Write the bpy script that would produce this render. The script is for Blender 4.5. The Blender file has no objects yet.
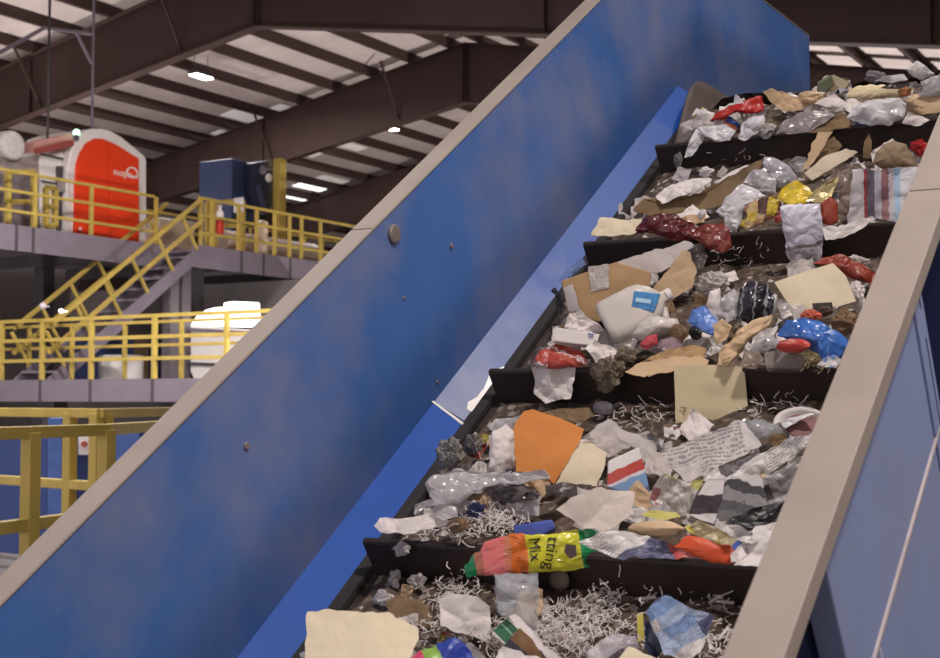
import bpy, bmesh, math, random
from mathutils import Vector, Matrix, noise
random.seed(7)
SC = bpy.context.scene
COL = SC.collection
# ------------------------------------------------------------------ camera frame
F = 1350.0; PITCH = math.radians(2.93); CX, CY = 470.0, 329.0
EYE = Vector((0, 0, 4.6))
def ray(x, y):
    X = (x - CX) / F; Z = -(y - CY) / F
    return Vector((X, math.cos(PITCH) - Z * math.sin(PITCH), math.sin(PITCH) + Z * math.cos(PITCH)))
# conveyor axes: U uphill along the belt, V across it, N out of the belt
U = Vector((0.42144681, 0.70596025, 0.56921236)); V = Vector((0.85863339, -0.51259019, 0.0)); N = V.cross(U).normalized()
H = Vector((0.51259, 0.85863, 0.0))          # long axis of the hall
Zv = Vector((0, 0, 1))
D = 1.45
NB = -1.495 * D                               # belt surface
VL, VR = -1.516 * D, -0.545 * D               # belt edges
NT = -D                                       # wall tops
VWL, VWR = -1.582 * D, -0.505 * D             # wall inner faces
UB = 5.15                                     # where the belt bends level
PITCHC = 0.833
CLEATS = [2.265 + PITCHC * k for k in (-3, -2, -1, 0, 1, 2)] + [4.745]
def Q(u, v, n): return EYE + U * u + V * v + N * n
def uvn(P):
    d = P - EYE
    return d.dot(U), d.dot(V), d.dot(N)
def hp(u):
    if u > 4.745: return 0.135 - 0.02 * min(1.0, (u - 4.745) / 0.5)
    c = max([k for k in CLEATS if k <= u] or [CLEATS[0]])
    s = min(1.0, max(0.0, (u - c) / PITCHC))
    return 0.012 + 0.125 * (1 - s) ** 1.2
def on_pile(x, y, o=0.0):
    r = ray(x, y); n = NB + 0.06 + o
    for _ in range(14):
        t = n / r.dot(N); u = t * r.dot(U)
        n = 0.5 * n + 0.5 * (NB + hp(u) + o)
    t = n / r.dot(N)
    return EYE + r * t
def on_plane(x, y, P0, nr):
    r = ray(x, y); t = (P0 - EYE).dot(nr) / r.dot(nr)
    return EYE + r * t
def on_belt(x, y, h=0.0): return on_plane(x, y, EYE + N * (NB + h), N)
def at(x, y, Y):
    r = ray(x, y); return EYE + r * (Y / r.y)
# ------------------------------------------------------------------ object helpers
def link(name, me, mat=None, parent=None):
    o = bpy.data.objects.new(name, me); COL.objects.link(o)
    if mat is not None:
        for m in (mat if isinstance(mat, (list, tuple)) else [mat]): me.materials.append(m)
    if parent is not None: o.parent = parent
    return o
def centre_obj(o, base):
    """put the origin of a top-level mesh object at base, vertices are in world space"""
    o.data.transform(Matrix.Translation(-base)); o.location = base
def obj(name, bm, mat=None, parent=None, smooth=False, base=None):
    me = bpy.data.meshes.new(name)
    bmesh.ops.recalc_face_normals(bm, faces=bm.faces[:])
    bm.to_mesh(me); bm.free()
    if smooth:
        for p in me.polygons: p.use_smooth = True
    o = link(name, me, mat, parent)
    if parent is not None:
        me.transform(Matrix.Translation(-parent_origin(parent)))
    elif base is not None: centre_obj(o, base)
    elif len(me.vertices):
        lo = min(me.vertices, key=lambda w: w.co.z).co.z
        c = sum((w.co for w in me.vertices), Vector()) / len(me.vertices); c.z = lo
        centre_obj(o, c)
    return o
ORIG = {}
def parent_origin(p):
    v = Vector()
    while p is not None: v += p.location; p = p.parent
    return v
def thing(name, label, cat, loc, group=None):
    o = bpy.data.objects.new(name, None); COL.objects.link(o); o.empty_display_size = 0.1
    o.location = loc; tag(o, label, cat, group); return o
def tag(o, label, cat, group=None, kind=None):
    o['label'] = label; o['category'] = cat
    if group: o['group'] = group
    if kind: o['kind'] = kind
    return o
def struct(o): o['kind'] = 'structure'; return o
def quadbox(bm, A, e1, e2, e3):
    vs = [bm.verts.new(A + e1 * i + e2 * j + e3 * k) for i in (0, 1) for j in (0, 1) for k in (0, 1)]
    for f in ((0, 1, 3, 2), (4, 6, 7, 5), (0, 4, 5, 1), (2, 3, 7, 6), (0, 2, 6, 4), (1, 5, 7, 3)):
        bm.faces.new([vs[i] for i in f])
def tube(bm, p, q, r, seg=8, caps=True, r2=None):
    d = (q - p).normalized(); a = d.orthogonal().normalized(); b = d.cross(a); r2 = r if r2 is None else r2
    A = [bm.verts.new(p + (a * math.cos(t) + b * math.sin(t)) * r) for t in [2 * math.pi * i / seg for i in range(seg)]]
    B = [bm.verts.new(q + (a * math.cos(t) + b * math.sin(t)) * r2) for t in [2 * math.pi * i / seg for i in range(seg)]]
    for i in range(seg): bm.faces.new((A[i], A[(i + 1) % seg], B[(i + 1) % seg], B[i]))
    if caps: bm.faces.new(A[::-1]); bm.faces.new(B)
def bar(bm, p, q, w, h=None, up=None):
    """square tube from p to q"""
    h = w if h is None else h; d = (q - p); up = up or (Zv if abs(d.normalized().z) < 0.9 else H)
    s = d.cross(up).normalized(); t = s.cross(d).normalized()
    quadbox(bm, p - s * w / 2 - t * h / 2, d, s * w, t * h)
def lathe(bm, p, axis, prof, seg=20, sx=1.0, sy=1.0, xdir=None, pw=2.0):
    """prof: list of (t along axis, radius); pw>2 makes rounded squares"""
    a = (xdir - axis * xdir.dot(axis)).normalized() if xdir is not None else axis.orthogonal().normalized(); b = axis.cross(a)
    rings = []
    for t, r in prof:
        ring = []
        for i in range(seg):
            th = 2 * math.pi * i / seg; c, s = math.cos(th), math.sin(th)
            k = (abs(c) ** pw + abs(s) ** pw) ** (-1 / pw)
            ring.append(bm.verts.new(p + axis * t + a * (c * k * r * sx) + b * (s * k * r * sy)))
        rings.append(ring)
    for R0, R1 in zip(rings, rings[1:]):
        for i in range(seg): bm.faces.new((R0[i], R0[(i + 1) % seg], R1[(i + 1) % seg], R1[i]))
    bm.faces.new(rings[0][::-1]); bm.faces.new(rings[-1])
def prism(bm, pts, ext):
    A = [bm.verts.new(p) for p in pts]; B = [bm.verts.new(p + ext) for p in pts]
    n = len(pts)
    bm.faces.new(A); bm.faces.new(B[::-1])
    for i in range(n): bm.faces.new((A[i], B[i], B[(i + 1) % n], A[(i + 1) % n]))
def bevel(o, w=0.01, seg=2):
    m = o.modifiers.new('bevel', 'BEVEL'); m.width = w; m.segments = seg; m.limit_method = 'ANGLE'; return o
# ------------------------------------------------------------------ materials
def lin(c):
    return tuple((x / 255 / 12.92 if x / 255 <= 0.04045 else ((x / 255 + 0.055) / 1.055) ** 2.4) for x in c) + (1.0,)
def nd(nt, typ, **kw):
    n = nt.nodes.new(typ)
    for k, v in kw.items(): setattr(n, k, v)
    return n
def newmat(name):
    m = bpy.data.materials.new(name); m.use_nodes = True
    return m, m.node_tree, m.node_tree.nodes['Principled BSDF']
MC = {}
def add_wrinkle(nt, b, vec, amt, scale):
    L = nt.links; n = nd(nt, 'ShaderNodeTexNoise'); n.noise_type = 'RIDGED_MULTIFRACTAL'; n.normalize = True
    n.inputs['Scale'].default_value = scale; n.inputs['Detail'].default_value = 3.5; n.inputs['Roughness'].default_value = 0.55
    oi = nd(nt, 'ShaderNodeObjectInfo'); mm = nd(nt, 'ShaderNodeMath', operation='MULTIPLY'); L.new(oi.outputs['Random'], mm.inputs[0]); mm.inputs[1].default_value = 40
    ad = nd(nt, 'ShaderNodeVectorMath', operation='ADD'); L.new(vec, ad.inputs[0]); L.new(mm.outputs[0], ad.inputs[1]); L.new(ad.outputs[0], n.inputs['Vector'])
    bp = nd(nt, 'ShaderNodeBump'); bp.inputs['Strength'].default_value = amt; bp.inputs['Distance'].default_value = 0.03
    L.new(n.outputs['Fac'], bp.inputs['Height']); L.new(bp.outputs['Normal'], b.inputs['Normal'])
def mat(name, col, rough=0.6, metal=0.0, var=0.12, scale=12.0, bump=0.0, alpha=1.0, spec=0.5, trans=0.0, dirt=None, dscale=3.0, damt=0.5, wrinkle=0.0, wscale=9.0):
    if name in MC: return MC[name]
    m, nt, b = newmat(name); L = nt.links
    tc = nd(nt, 'ShaderNodeTexCoord'); nz = nd(nt, 'ShaderNodeTexNoise')
    nz.inputs['Scale'].default_value = scale; nz.inputs['Detail'].default_value = 5
    L.new(tc.outputs['Object'], nz.inputs['Vector'])
    c = lin(col)
    rp = nd(nt, 'ShaderNodeValToRGB')
    rp.color_ramp.elements[0].position = 0.3; rp.color_ramp.elements[1].position = 0.7
    rp.color_ramp.elements[0].color = tuple(x * (1 - var) for x in c[:3]) + (1,)
    rp.color_ramp.elements[1].color = tuple(min(1, x * (1 + var)) for x in c[:3]) + (1,)
    L.new(nz.outputs['Fac'], rp.inputs['Fac']); out = rp.outputs['Color']
    if dirt:
        n2 = nd(nt, 'ShaderNodeTexNoise'); n2.inputs['Scale'].default_value = dscale; n2.inputs['Detail'].default_value = 6; n2.inputs['Roughness'].default_value = 0.65
        L.new(tc.outputs['Object'], n2.inputs['Vector'])
        r2 = nd(nt, 'ShaderNodeValToRGB'); r2.color_ramp.elements[0].position = 0.42; r2.color_ramp.elements[1].position = 0.72
        r2.color_ramp.elements[0].color = (0, 0, 0, 1); r2.color_ramp.elements[1].color = (damt, damt, damt, 1)
        L.new(n2.outputs['Fac'], r2.inputs['Fac'])
        mx = nd(nt, 'ShaderNodeMix', data_type='RGBA'); L.new(r2.outputs['Color'], mx.inputs[0]); L.new(out, mx.inputs[6]); mx.inputs[7].default_value = lin(dirt)
        out = mx.outputs[2]
    L.new(out, b.inputs['Base Color'])
    b.inputs['Roughness'].default_value = rough; b.inputs['Metallic'].default_value = metal
    b.inputs['Alpha'].default_value = alpha; b.inputs['Specular IOR Level'].default_value = spec
    b.inputs['Transmission Weight'].default_value = trans
    if bump:
        bp = nd(nt, 'ShaderNodeBump'); bp.inputs['Strength'].default_value = bump; bp.inputs['Distance'].default_value = 0.01
        L.new(nz.outputs['Fac'], bp.inputs['Height']); L.new(bp.outputs['Normal'], b.inputs['Normal'])
    if wrinkle: add_wrinkle(nt, b, tc.outputs['Object'], wrinkle, wscale)
    MC[name] = m; return m
def glow(name, col, s):
    if name in MC: return MC[name]
    m, nt, b = newmat(name)
    b.inputs['Base Color'].default_value = lin(col); b.inputs['Emission Color'].default_value = lin(col); b.inputs['Emission Strength'].default_value = s
    MC[name] = m; return m
PN = [0]
def printed(pal, sx=3, sy=4, lines=22, ink=(40, 38, 45), text=0.55, rough=0.45, seed=None):
    """printed paper: pal = [(share, rgb), ...] for blocks, rows of small ink on some of them"""
    PN[0] += 1; m, nt, b = newmat('printed_paper'); L = nt.links; seed = PN[0] * 3.17 if seed is None else seed
    tc = nd(nt, 'ShaderNodeTexCoord'); uv0 = tc.outputs['UV']; add_wrinkle(nt, b, tc.outputs['Object'], 0.5, 9)
    wob = nd(nt, 'ShaderNodeTexNoise'); wob.inputs['Scale'].default_value = 3.5; wob.inputs['Detail'].default_value = 2; L.new(uv0, wob.inputs['Vector'])
    sc_ = nd(nt, 'ShaderNodeVectorMath', operation='SCALE'); L.new(wob.outputs['Color'], sc_.inputs[0]); sc_.inputs['Scale'].default_value = 0.16
    ad_ = nd(nt, 'ShaderNodeVectorMath', operation='ADD'); L.new(uv0, ad_.inputs[0]); L.new(sc_.outputs[0], ad_.inputs[1]); uv = ad_.outputs[0]
    def vm(op, a, v):
        n = nd(nt, 'ShaderNodeVectorMath', operation=op); L.new(a, n.inputs[0])
        if v is not None: n.inputs[1].default_value = v
        return n.outputs[0]
    def ma(op, a, v=None, bb=None):
        n = nd(nt, 'ShaderNodeMath', operation=op); L.new(a, n.inputs[0])
        if bb is not None: L.new(bb, n.inputs[1])
        elif v is not None: n.inputs[1].default_value = v
        return n.outputs[0]
    cell = vm('FLOOR', vm('ADD', vm('MULTIPLY', uv, (sx, sy, 0)), (seed, seed * 1.7, 0)), None)
    wn = nd(nt, 'ShaderNodeTexWhiteNoise', noise_dimensions='3D'); L.new(cell, wn.inputs['Vector'])
    rp = nd(nt, 'ShaderNodeValToRGB'); cr = rp.color_ramp; cr.interpolation = 'CONSTANT'
    tot = sum(p[0] for p in pal); acc = 0
    for i, (w, c) in enumerate(pal):
        e = cr.elements[0] if i == 0 else (cr.elements[1] if i == 1 else cr.elements.new(min(0.999, acc / tot)))
        e.position = min(0.999, acc / tot); e.color = lin(c); acc += w
    L.new(wn.outputs['Value'], rp.inputs['Fac'])
    sp = nd(nt, 'ShaderNodeSeparateXYZ'); L.new(uv, sp.inputs[0])
    lines = lines * 1.5; yl = ma('MULTIPLY', sp.outputs['Y'], lines)
    row = ma('LESS_THAN', ma('FRACT', yl), 0.5)
    cb = nd(nt, 'ShaderNodeCombineXYZ'); L.new(ma('MULTIPLY', sp.outputs['X'], lines * 1.6), cb.inputs[0]); L.new(ma('MULTIPLY', ma('FLOOR', yl), 7.3), cb.inputs[1])
    nz = nd(nt, 'ShaderNodeTexNoise'); nz.inputs['Scale'].default_value = 1.0; nz.inputs['Detail'].default_value = 1; L.new(cb.outputs[0], nz.inputs['Vector'])
    word = ma('GREATER_THAN', nz.outputs['Fac'], 0.45)
    wn2 = nd(nt, 'ShaderNodeTexWhiteNoise', noise_dimensions='3D'); L.new(vm('ADD', cell, (11.3, 4.1, 2.0)), wn2.inputs['Vector'])
    has = ma('LESS_THAN', wn2.outputs['Value'], text)
    fac = ma('MULTIPLY', ma('MULTIPLY', row, None, word), None, has); fac = ma('MULTIPLY', fac, 0.5)
    mx = nd(nt, 'ShaderNodeMix', data_type='RGBA'); L.new(fac, mx.inputs[0]); L.new(rp.outputs['Color'], mx.inputs[6]); mx.inputs[7].default_value = lin(ink)
    # picture mottling
    n3 = nd(nt, 'ShaderNodeTexNoise'); n3.inputs['Scale'].default_value = 9; n3.inputs['Detail'].default_value = 4; L.new(uv, n3.inputs['Vector'])
    r3 = nd(nt, 'ShaderNodeValToRGB'); r3.color_ramp.elements[0].position = 0.35; r3.color_ramp.elements[0].color = (0.55, 0.55, 0.55, 1); r3.color_ramp.elements[1].position = 0.6
    L.new(n3.outputs['Fac'], r3.inputs['Fac'])
    m2 = nd(nt, 'ShaderNodeMix', data_type='RGBA', blend_type='MULTIPLY'); m2.inputs[0].default_value = 0.55
    L.new(mx.outputs[2], m2.inputs[6]); L.new(r3.outputs['Color'], m2.inputs[7])
    L.new(m2.outputs[2], b.inputs['Base Color']); b.inputs['Roughness'].default_value = rough
    return m
def bands(name, stops, distort=0.06, rough=0.35, axis='X', nscale=5.0):
    """bag printed in broad bands along one UV axis: stops = [(pos, rgb)...]"""
    m, nt, b = newmat(name); L = nt.links
    uv = nd(nt, 'ShaderNodeTexCoord').outputs['UV']; sp = nd(nt, 'ShaderNodeSeparateXYZ'); L.new(uv, sp.inputs[0])
    nz = nd(nt, 'ShaderNodeTexNoise'); nz.inputs['Scale'].default_value = nscale; nz.inputs['Detail'].default_value = 3; L.new(uv, nz.inputs['Vector'])
    a = nd(nt, 'ShaderNodeMath', operation='MULTIPLY_ADD'); L.new(nz.outputs['Fac'], a.inputs[0]); a.inputs[1].default_value = distort * 2; L.new(sp.outputs[axis], a.inputs[2])
    s = nd(nt, 'ShaderNodeMath', operation='SUBTRACT'); L.new(a.outputs[0], s.inputs[0]); s.inputs[1].default_value = distort
    rp = nd(nt, 'ShaderNodeValToRGB'); cr = rp.color_ramp; cr.interpolation = 'CONSTANT'
    for i, (p, c) in enumerate(stops):
        e = cr.elements[i] if i < 2 else cr.elements.new(p)
        e.position = p; e.color = lin(c)
    add_wrinkle(nt, b, nt.nodes['Texture Coordinate'].outputs['Object'], 0.45, 9)
    L.new(s.outputs[0], rp.inputs['Fac']); L.new(rp.outputs['Color'], b.inputs['Base Color']); b.inputs['Roughness'].default_value = rough
    return m
# ------------------------------------------------------------------ palette
yellow = mat('yellow_paint', (184, 160, 80), 0.5, var=0.15, scale=3)
deckgrey = mat('grey_deck_steel', (122, 112, 124), 0.6, var=0.08, scale=3)
darksteel = mat('dark_steel', (72, 66, 70), 0.6, var=0.15, scale=3)
beam = mat('red_oxide_steel', (64, 45, 42), 0.75, var=0.12, scale=1.5)
tan = mat('tan_paint', (149, 136, 127), 0.6, var=0.05, scale=4, dirt=(126, 113, 104), dscale=5, damt=0.35)
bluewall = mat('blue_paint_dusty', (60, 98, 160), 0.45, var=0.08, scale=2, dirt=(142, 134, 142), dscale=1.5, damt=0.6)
blueskirt = mat('blue_paint_skirt', (30, 80, 168), 0.5, spec=0.25, var=0.06, scale=3)
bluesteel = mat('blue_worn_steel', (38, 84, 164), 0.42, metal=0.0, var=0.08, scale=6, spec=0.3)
def worn_sheen_along(m, c2, stops):
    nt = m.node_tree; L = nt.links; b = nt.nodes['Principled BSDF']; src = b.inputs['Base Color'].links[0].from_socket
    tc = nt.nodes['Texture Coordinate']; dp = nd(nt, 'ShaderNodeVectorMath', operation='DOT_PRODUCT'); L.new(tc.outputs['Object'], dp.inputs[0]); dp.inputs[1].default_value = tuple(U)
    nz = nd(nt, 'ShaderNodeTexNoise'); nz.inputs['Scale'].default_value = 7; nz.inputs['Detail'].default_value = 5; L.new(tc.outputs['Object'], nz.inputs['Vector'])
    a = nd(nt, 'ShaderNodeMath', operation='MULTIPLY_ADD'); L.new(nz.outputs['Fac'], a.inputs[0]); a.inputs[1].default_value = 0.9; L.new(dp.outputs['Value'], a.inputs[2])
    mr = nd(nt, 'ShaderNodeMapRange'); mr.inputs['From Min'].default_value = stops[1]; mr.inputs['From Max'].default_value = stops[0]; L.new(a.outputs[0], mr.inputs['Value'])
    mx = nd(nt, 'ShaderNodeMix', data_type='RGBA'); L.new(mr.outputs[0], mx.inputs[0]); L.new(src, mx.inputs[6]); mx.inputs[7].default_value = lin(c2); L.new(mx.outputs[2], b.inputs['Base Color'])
worn_sheen_along(bluesteel, (150, 156, 184), (3.0 + 0.45 - 0.5, 3.95 + 0.45 - 0.5))  # highlight on the worn plate painted into its colour, fading uphill
bluepanel = mat('blue_paint_panel', (126, 138, 176), 0.6, var=0.06, scale=2, dirt=(140, 140, 156), dscale=2.5, damt=0.4, spec=0.25)
bluedark = mat('blue_paint_plain', (26, 58, 128), 0.5, var=0.08, scale=2)
beltm = mat('belt_rubber', (58, 47, 42), 0.8, var=0.35, scale=18, bump=0.4)
cleatm = mat('cleat_rubber', (46, 32, 30), 0.65, var=0.2, scale=10)
whitepaint = mat('white_paint', (230, 224, 221), 0.45, var=0.05, scale=2)
# ------------------------------------------------------------------ conveyor
conv = thing('inclined_conveyor', 'blue inclined belt conveyor with tan top flanges carrying mixed paper rubbish', 'conveyor', Q(0.5, -1.5, -3.2))
ULO = -0.9
ZT = EYE.z + 2.12                             # level wall top beyond the bend
def side_wall(v, vout, name, mt):
    """plate: inclined, then level past the bend; polygon in the u-n plane extruded across"""
    p = []
    zt = lambda u, n: Q(u, v, n)
    a = Q(ULO, v, NB - 0.35); b = Q(ULO, v, NT - 0.007)
    uk = (2.12 - NT * N.z) / U.z               # bend of the top edge
    c = Q(uk, v, NT - 0.007); d = c + H * 2.1; e = d - Zv * 1.0
    f = Q(UB, v, NB); f = Vector((f.x, f.y, e.z)); g = Q(UB - 0.25, v, NB - 0.35)
    bm = bmesh.new(); prism(bm, [a, b, c, d, e, f, g], V * (vout - v))
    return obj(name, bm, mt, conv)
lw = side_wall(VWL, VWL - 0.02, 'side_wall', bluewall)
rw = side_wall(VWR, VWR + 0.02, 'side_wall', mat('navy_paint', (12, 22, 58), 0.55, spec=0.2))  # recess shade painted in as a near-black navy wall colour
def flange(v0, v1, name, lipv):
    uk = (2.12 - NT * N.z) / U.z
    bm = bmesh.new()
    prof = [(v0, 0.0), (v1, 0.0), (v1, -0.045), (v1 + (0.006 if v1 < v0 else -0.006), -0.045), (v1 + (0.006 if v1 < v0 else -0.006), -0.008), (v0, -0.008)]
    A = [Q(ULO, a, NT + b) for a, b in prof]
    K = [Q(uk, a, NT + b) for a, b in prof]
    E_ = [k + H * 2.1 for k in K]
    n = len(prof)
    rings = [[bm.verts.new(p) for p in R] for R in (A, K, E_)]
    for R0, R1 in zip(rings, rings[1:]):
        for i in range(n): bm.faces.new((R0[i], R0[(i + 1) % n], R1[(i + 1) % n], R1[i]))
    bm.faces.new(rings[0][::-1]); bm.faces.new(rings[-1])
    return bm
fl = obj('top_flange', flange(VWL + 0.004, -1.635 * D, 'l', 0), tan, lw)
fr = obj('top_flange', flange(VWR - 0.004, -0.443 * D, 'r', 0), tan, rw)
bevel(fl, 0.004); bevel(fr, 0.004)
seam = mat('seam_shadow_gap', (96, 84, 76), 0.8)  # darker line across each flange joint
for (x, y, par, va, vb) in ((916, 191, fr, VWR, -0.443 * D), (367, 229, fl, -1.635 * D, VWL)):
    P = on_plane(x, y, EYE + N * NT, N); u = uvn(P)[0]
    bm = bmesh.new(); quadbox(bm, Q(u, va, NT + 0.0), U * 0.004, V * (vb - va), N * 0.0012)
    obj('joint_line', bm, seam, par)
# plugs and bolts on the inner face of the long wall
plugm = mat('plug_metal', (128, 116, 112), 0.5, metal=0.3, var=0.2, scale=30)
for (x, y, r, hgt) in ((393, 234, 0.030, 0.012), (451, 246, 0.009, 0.006), (404, 298, 0.006, 0.004), (246, 446, 0.010, 0.006), (437, 382, 0.006, 0.004), (500, 402, 0.006, 0.004)):
    if x == 500: continue
    P = on_plane(x, y, Q(0, VWL, 0), V)
    bm = bmesh.new(); lathe(bm, P, V, [(0, r), (hgt * 0.7, r), (hgt, r * 0.8)] , 16)
    obj('plug' if r > 0.02 else 'bolt_head', bm, plugm, lw, smooth=False)
# skirts between wall and belt: short chamfer plate
def skirt(u0, u1, name, mt, side=-1):
    vw, vb = (VWL, VL) if side < 0 else (VWR, VR)
    n0, n1 = -1.429 * D, NB + 0.015
    bm = bmesh.new(); t = 0.008
    k = V * (-side) * t * 0.7 + N * t * 0.7
    prism(bm, [Q(u0, vw, n0), Q(u0, vb, n1), Q(u0, vb, n1) + k, Q(u0, vw, n0) + k], U * (u1 - u0))
    return obj(name, bm, mt, conv)
PJ = on_plane(450, 416, Q(0, (VWL + VL) / 2, (-1.429 * D + NB) / 2), (V + N).normalized()); UJ = uvn(PJ)[0]
UE = 5.46
skirt(ULO, UJ - 0.003, 'skirt_plate', blueskirt)
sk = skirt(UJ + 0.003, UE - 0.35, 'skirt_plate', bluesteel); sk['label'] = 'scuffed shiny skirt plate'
skirt(UE - 0.35, UE, 'skirt_plate', blueskirt)
skirt(ULO, UE, 'skirt_plate', bluedark, 1)
# white joint strip; rubbed-off paint with the skirt's highlight band painted in
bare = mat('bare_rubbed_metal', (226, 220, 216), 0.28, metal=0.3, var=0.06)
def skirt_pt(x, y, lift=0.0095):
    nr = (V + N).normalized()
    # plane of the chamfer
    A = Q(0, VWL, -1.429 * D); B = Q(0, VL, NB + 0.015); nn = U.cross(B - A).normalized()
    if nn.dot(N) < 0: nn = -nn
    return on_plane(x, y, A + nn * lift, nn), nn
def skirt_patch(px, name, mt, lift):
    bm = bmesh.new(); pts = [skirt_pt(x, y, lift)[0] for x, y in px]; nn = skirt_pt(450, 416)[1]
    prism(bm, pts, -nn * 0.003); return obj(name, bm, mt, sk)
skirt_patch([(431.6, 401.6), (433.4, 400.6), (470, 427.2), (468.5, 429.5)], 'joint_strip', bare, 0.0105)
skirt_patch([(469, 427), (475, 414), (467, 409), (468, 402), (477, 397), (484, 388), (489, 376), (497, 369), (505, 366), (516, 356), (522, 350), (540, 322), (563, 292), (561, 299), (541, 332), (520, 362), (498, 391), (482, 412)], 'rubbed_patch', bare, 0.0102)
# rubber seal strip along the belt edge
sealm = mat('seal_rubber', (40, 34, 34), 0.7, var=0.2)
bm = bmesh.new(); prism(bm, [Q(ULO, VL - 0.004, NB + 0.03), Q(ULO, VL + 0.03, NB + 0.022), Q(ULO, VL + 0.034, NB + 0.008), Q(ULO, VL - 0.004, NB + 0.012)], U * (UE - ULO)); obj('edge_seal', bm, sealm, conv)
bm = bmesh.new(); prism(bm, [Q(ULO, VR + 0.004, NB + 0.03), Q(ULO, VR - 0.03, NB + 0.022), Q(ULO, VR - 0.034, NB + 0.008), Q(ULO, VR + 0.004, NB + 0.012)], U * (UE - ULO)); obj('edge_seal', bm, sealm, conv)
# belt
bm = bmesh.new()
K0 = Q(ULO, VL - 0.05, NB); K1 = Q(UB, VL - 0.05, NB); K2 = K1 + H * 2.2
w = V * (VR - VL + 0.1); th = -N * 0.02
prism(bm, [K0, K1, K2, K2 - Zv * 0.02, K1 - N * 0.02, K0 - N * 0.02], w); obj('belt', bm, beltm, conv)
# cleats: folded rubber flights across the belt
for uc in CLEATS:
    bm = bmesh.new(); v0 = VL + 0.05
    pr = [(0, 0), (0.0, 0.118), (0.004, 0.125), (0.018, 0.125), (0.024, 0.115), (0.03, 0.02), (0.06, 0.0)]
    prism(bm, [Q(uc + a, v0, NB + b) for a, b in pr], V * (VR - VL - 0.07)); obj('cleat', bm, cleatm, conv)
# worn rubber flap at the top of the skirt
flapm = mat('grey_flap_rubber', (92, 80, 76), 0.7, var=0.25, scale=14)
def flap_pt(x, y, v): return on_plane(x, y, Q(0, v, 0), V)
bm = bmesh.new()
rows = [[(694, 76, -2.19), (684, 106, -2.17), (676, 140, -2.13), (668, 160, -2.1)], [(712, 86, -2.17), (702, 112, -2.13), (692, 134, -2.09), (684, 152, -2.06)],
        [(728, 97, -2.16), (718, 116, -2.12), (708, 130, -2.08), (699, 140, -2.05)], [(740, 104, -2.16), (735, 116, -2.12), (728, 126, -2.08), (716, 134, -2.06)]]
G = [[bm.verts.new(flap_pt(*p)) for p in r] for r in rows]
for i in range(3):
    for j in range(3): bm.faces.new((G[i][j], G[i + 1][j], G[i + 1][j + 1], G[i][j + 1]))
o = obj('rubber_flap', bm, flapm, conv, smooth=True); m = o.modifiers.new('s', 'SUBSURF'); m.levels = 2; m.render_levels = 2; m = o.modifiers.new('t', 'SOLIDIFY'); m.thickness = 0.008
# outside of the near wall: blue panels, rib, seam strip
VP0, VP1 = VWR + 0.022, -0.455 * D
def outp(x, y, v=VP1): return uvn(on_plane(x, y, Q(0, v, 0), V))[0]
ua, ub = outp(830, 586), outp(912, 308)
NLOW = NB - 0.62
uk = (2.12 - NT * N.z) / U.z
def outbox(u0, u1, n0, n1, v0, v1, name, mt, par=None):
    bm = bmesh.new(); quadbox(bm, Q(u0, v0, n0), U * (u1 - u0), N * (n1 - n0), V * (v1 - v0)); return bevel(obj(name, bm, mt, par or rw), 0.004)
pn = outbox(ua, ub, NLOW, NT - 0.012, VP0, VP1, 'outer_panel', bluepanel)
outbox(ub + 0.004, ub + 0.085, NLOW, NT - 0.012, VP0, VP1 + 0.004, 'outer_rib', bluepanel)
for nn in ((NT - 0.10, NT - 0.06), (NT - 0.46, NT - 0.17)):
    outbox(ub + 0.05, ub + 0.058, nn[0], nn[1], VP1 - 0.02, VP1 + 0.0055, 'slot', mat('slot_dark', (14, 18, 34), 0.8), rw)
outbox(ua - 0.62, ua - 0.20, NLOW, NT - 0.012, VP0, VP1 - 0.035, 'outer_panel', bluepanel)
outbox(ua - 0.197, ua - 0.19, NLOW, NT - 0.25, VP1 - 0.06, VP1 - 0.03, 'slot', MC['slot_dark'], rw)
outbox(ULO, ua - 0.62, NLOW, NT - 0.012, VP0, VP1, 'outer_panel', bluepanel)
outbox(ub + 0.75, 5.7, NLOW + 0.3, NT - 0.012, VP0, VP1, 'outer_panel', bluepanel)
ps = on_plane(873, 658, Q(0, VP1, 0), V); ns = uvn(ps)[2]
bm = bmesh.new(); quadbox(bm, Q(ua, VP1 - 0.002, ns - 0.006), U * (ub - ua + 0.09), N * 0.013, V * 0.008); o = obj('edge_strip', bm, mat('scuffed_strip', (170, 158, 158), 0.5, var=0.2, scale=8), rw); bevel(o, 0.003)
bm = bmesh.new(); quadbox(bm, Q(ua + 0.17, VP1 - 0.001, NT - 0.50), U * 0.012, N * 0.07, V * 0.003); obj('scuff_mark', bm, mat('scuff', (176, 176, 196), 0.6), pn)
# undercarriage legs down to the hall floor
for uu in (0.2, 3.2, 5.3):
    for vv in (VWL - 0.06, VWR - 0.06):
        P = Q(uu, vv, NB - 0.3); bm = bmesh.new(); bar(bm, Vector((P.x, P.y, 0)), P, 0.12); obj('support_leg', bm, bluedark, conv)
bm = bmesh.new(); quadbox(bm, Q(ULO, VWL, NB - 0.32), U * (UB - ULO - 0.1), V * (VWR - VWL), N * 0.06); obj('return_pan', bm, bluedark, conv)
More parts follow.
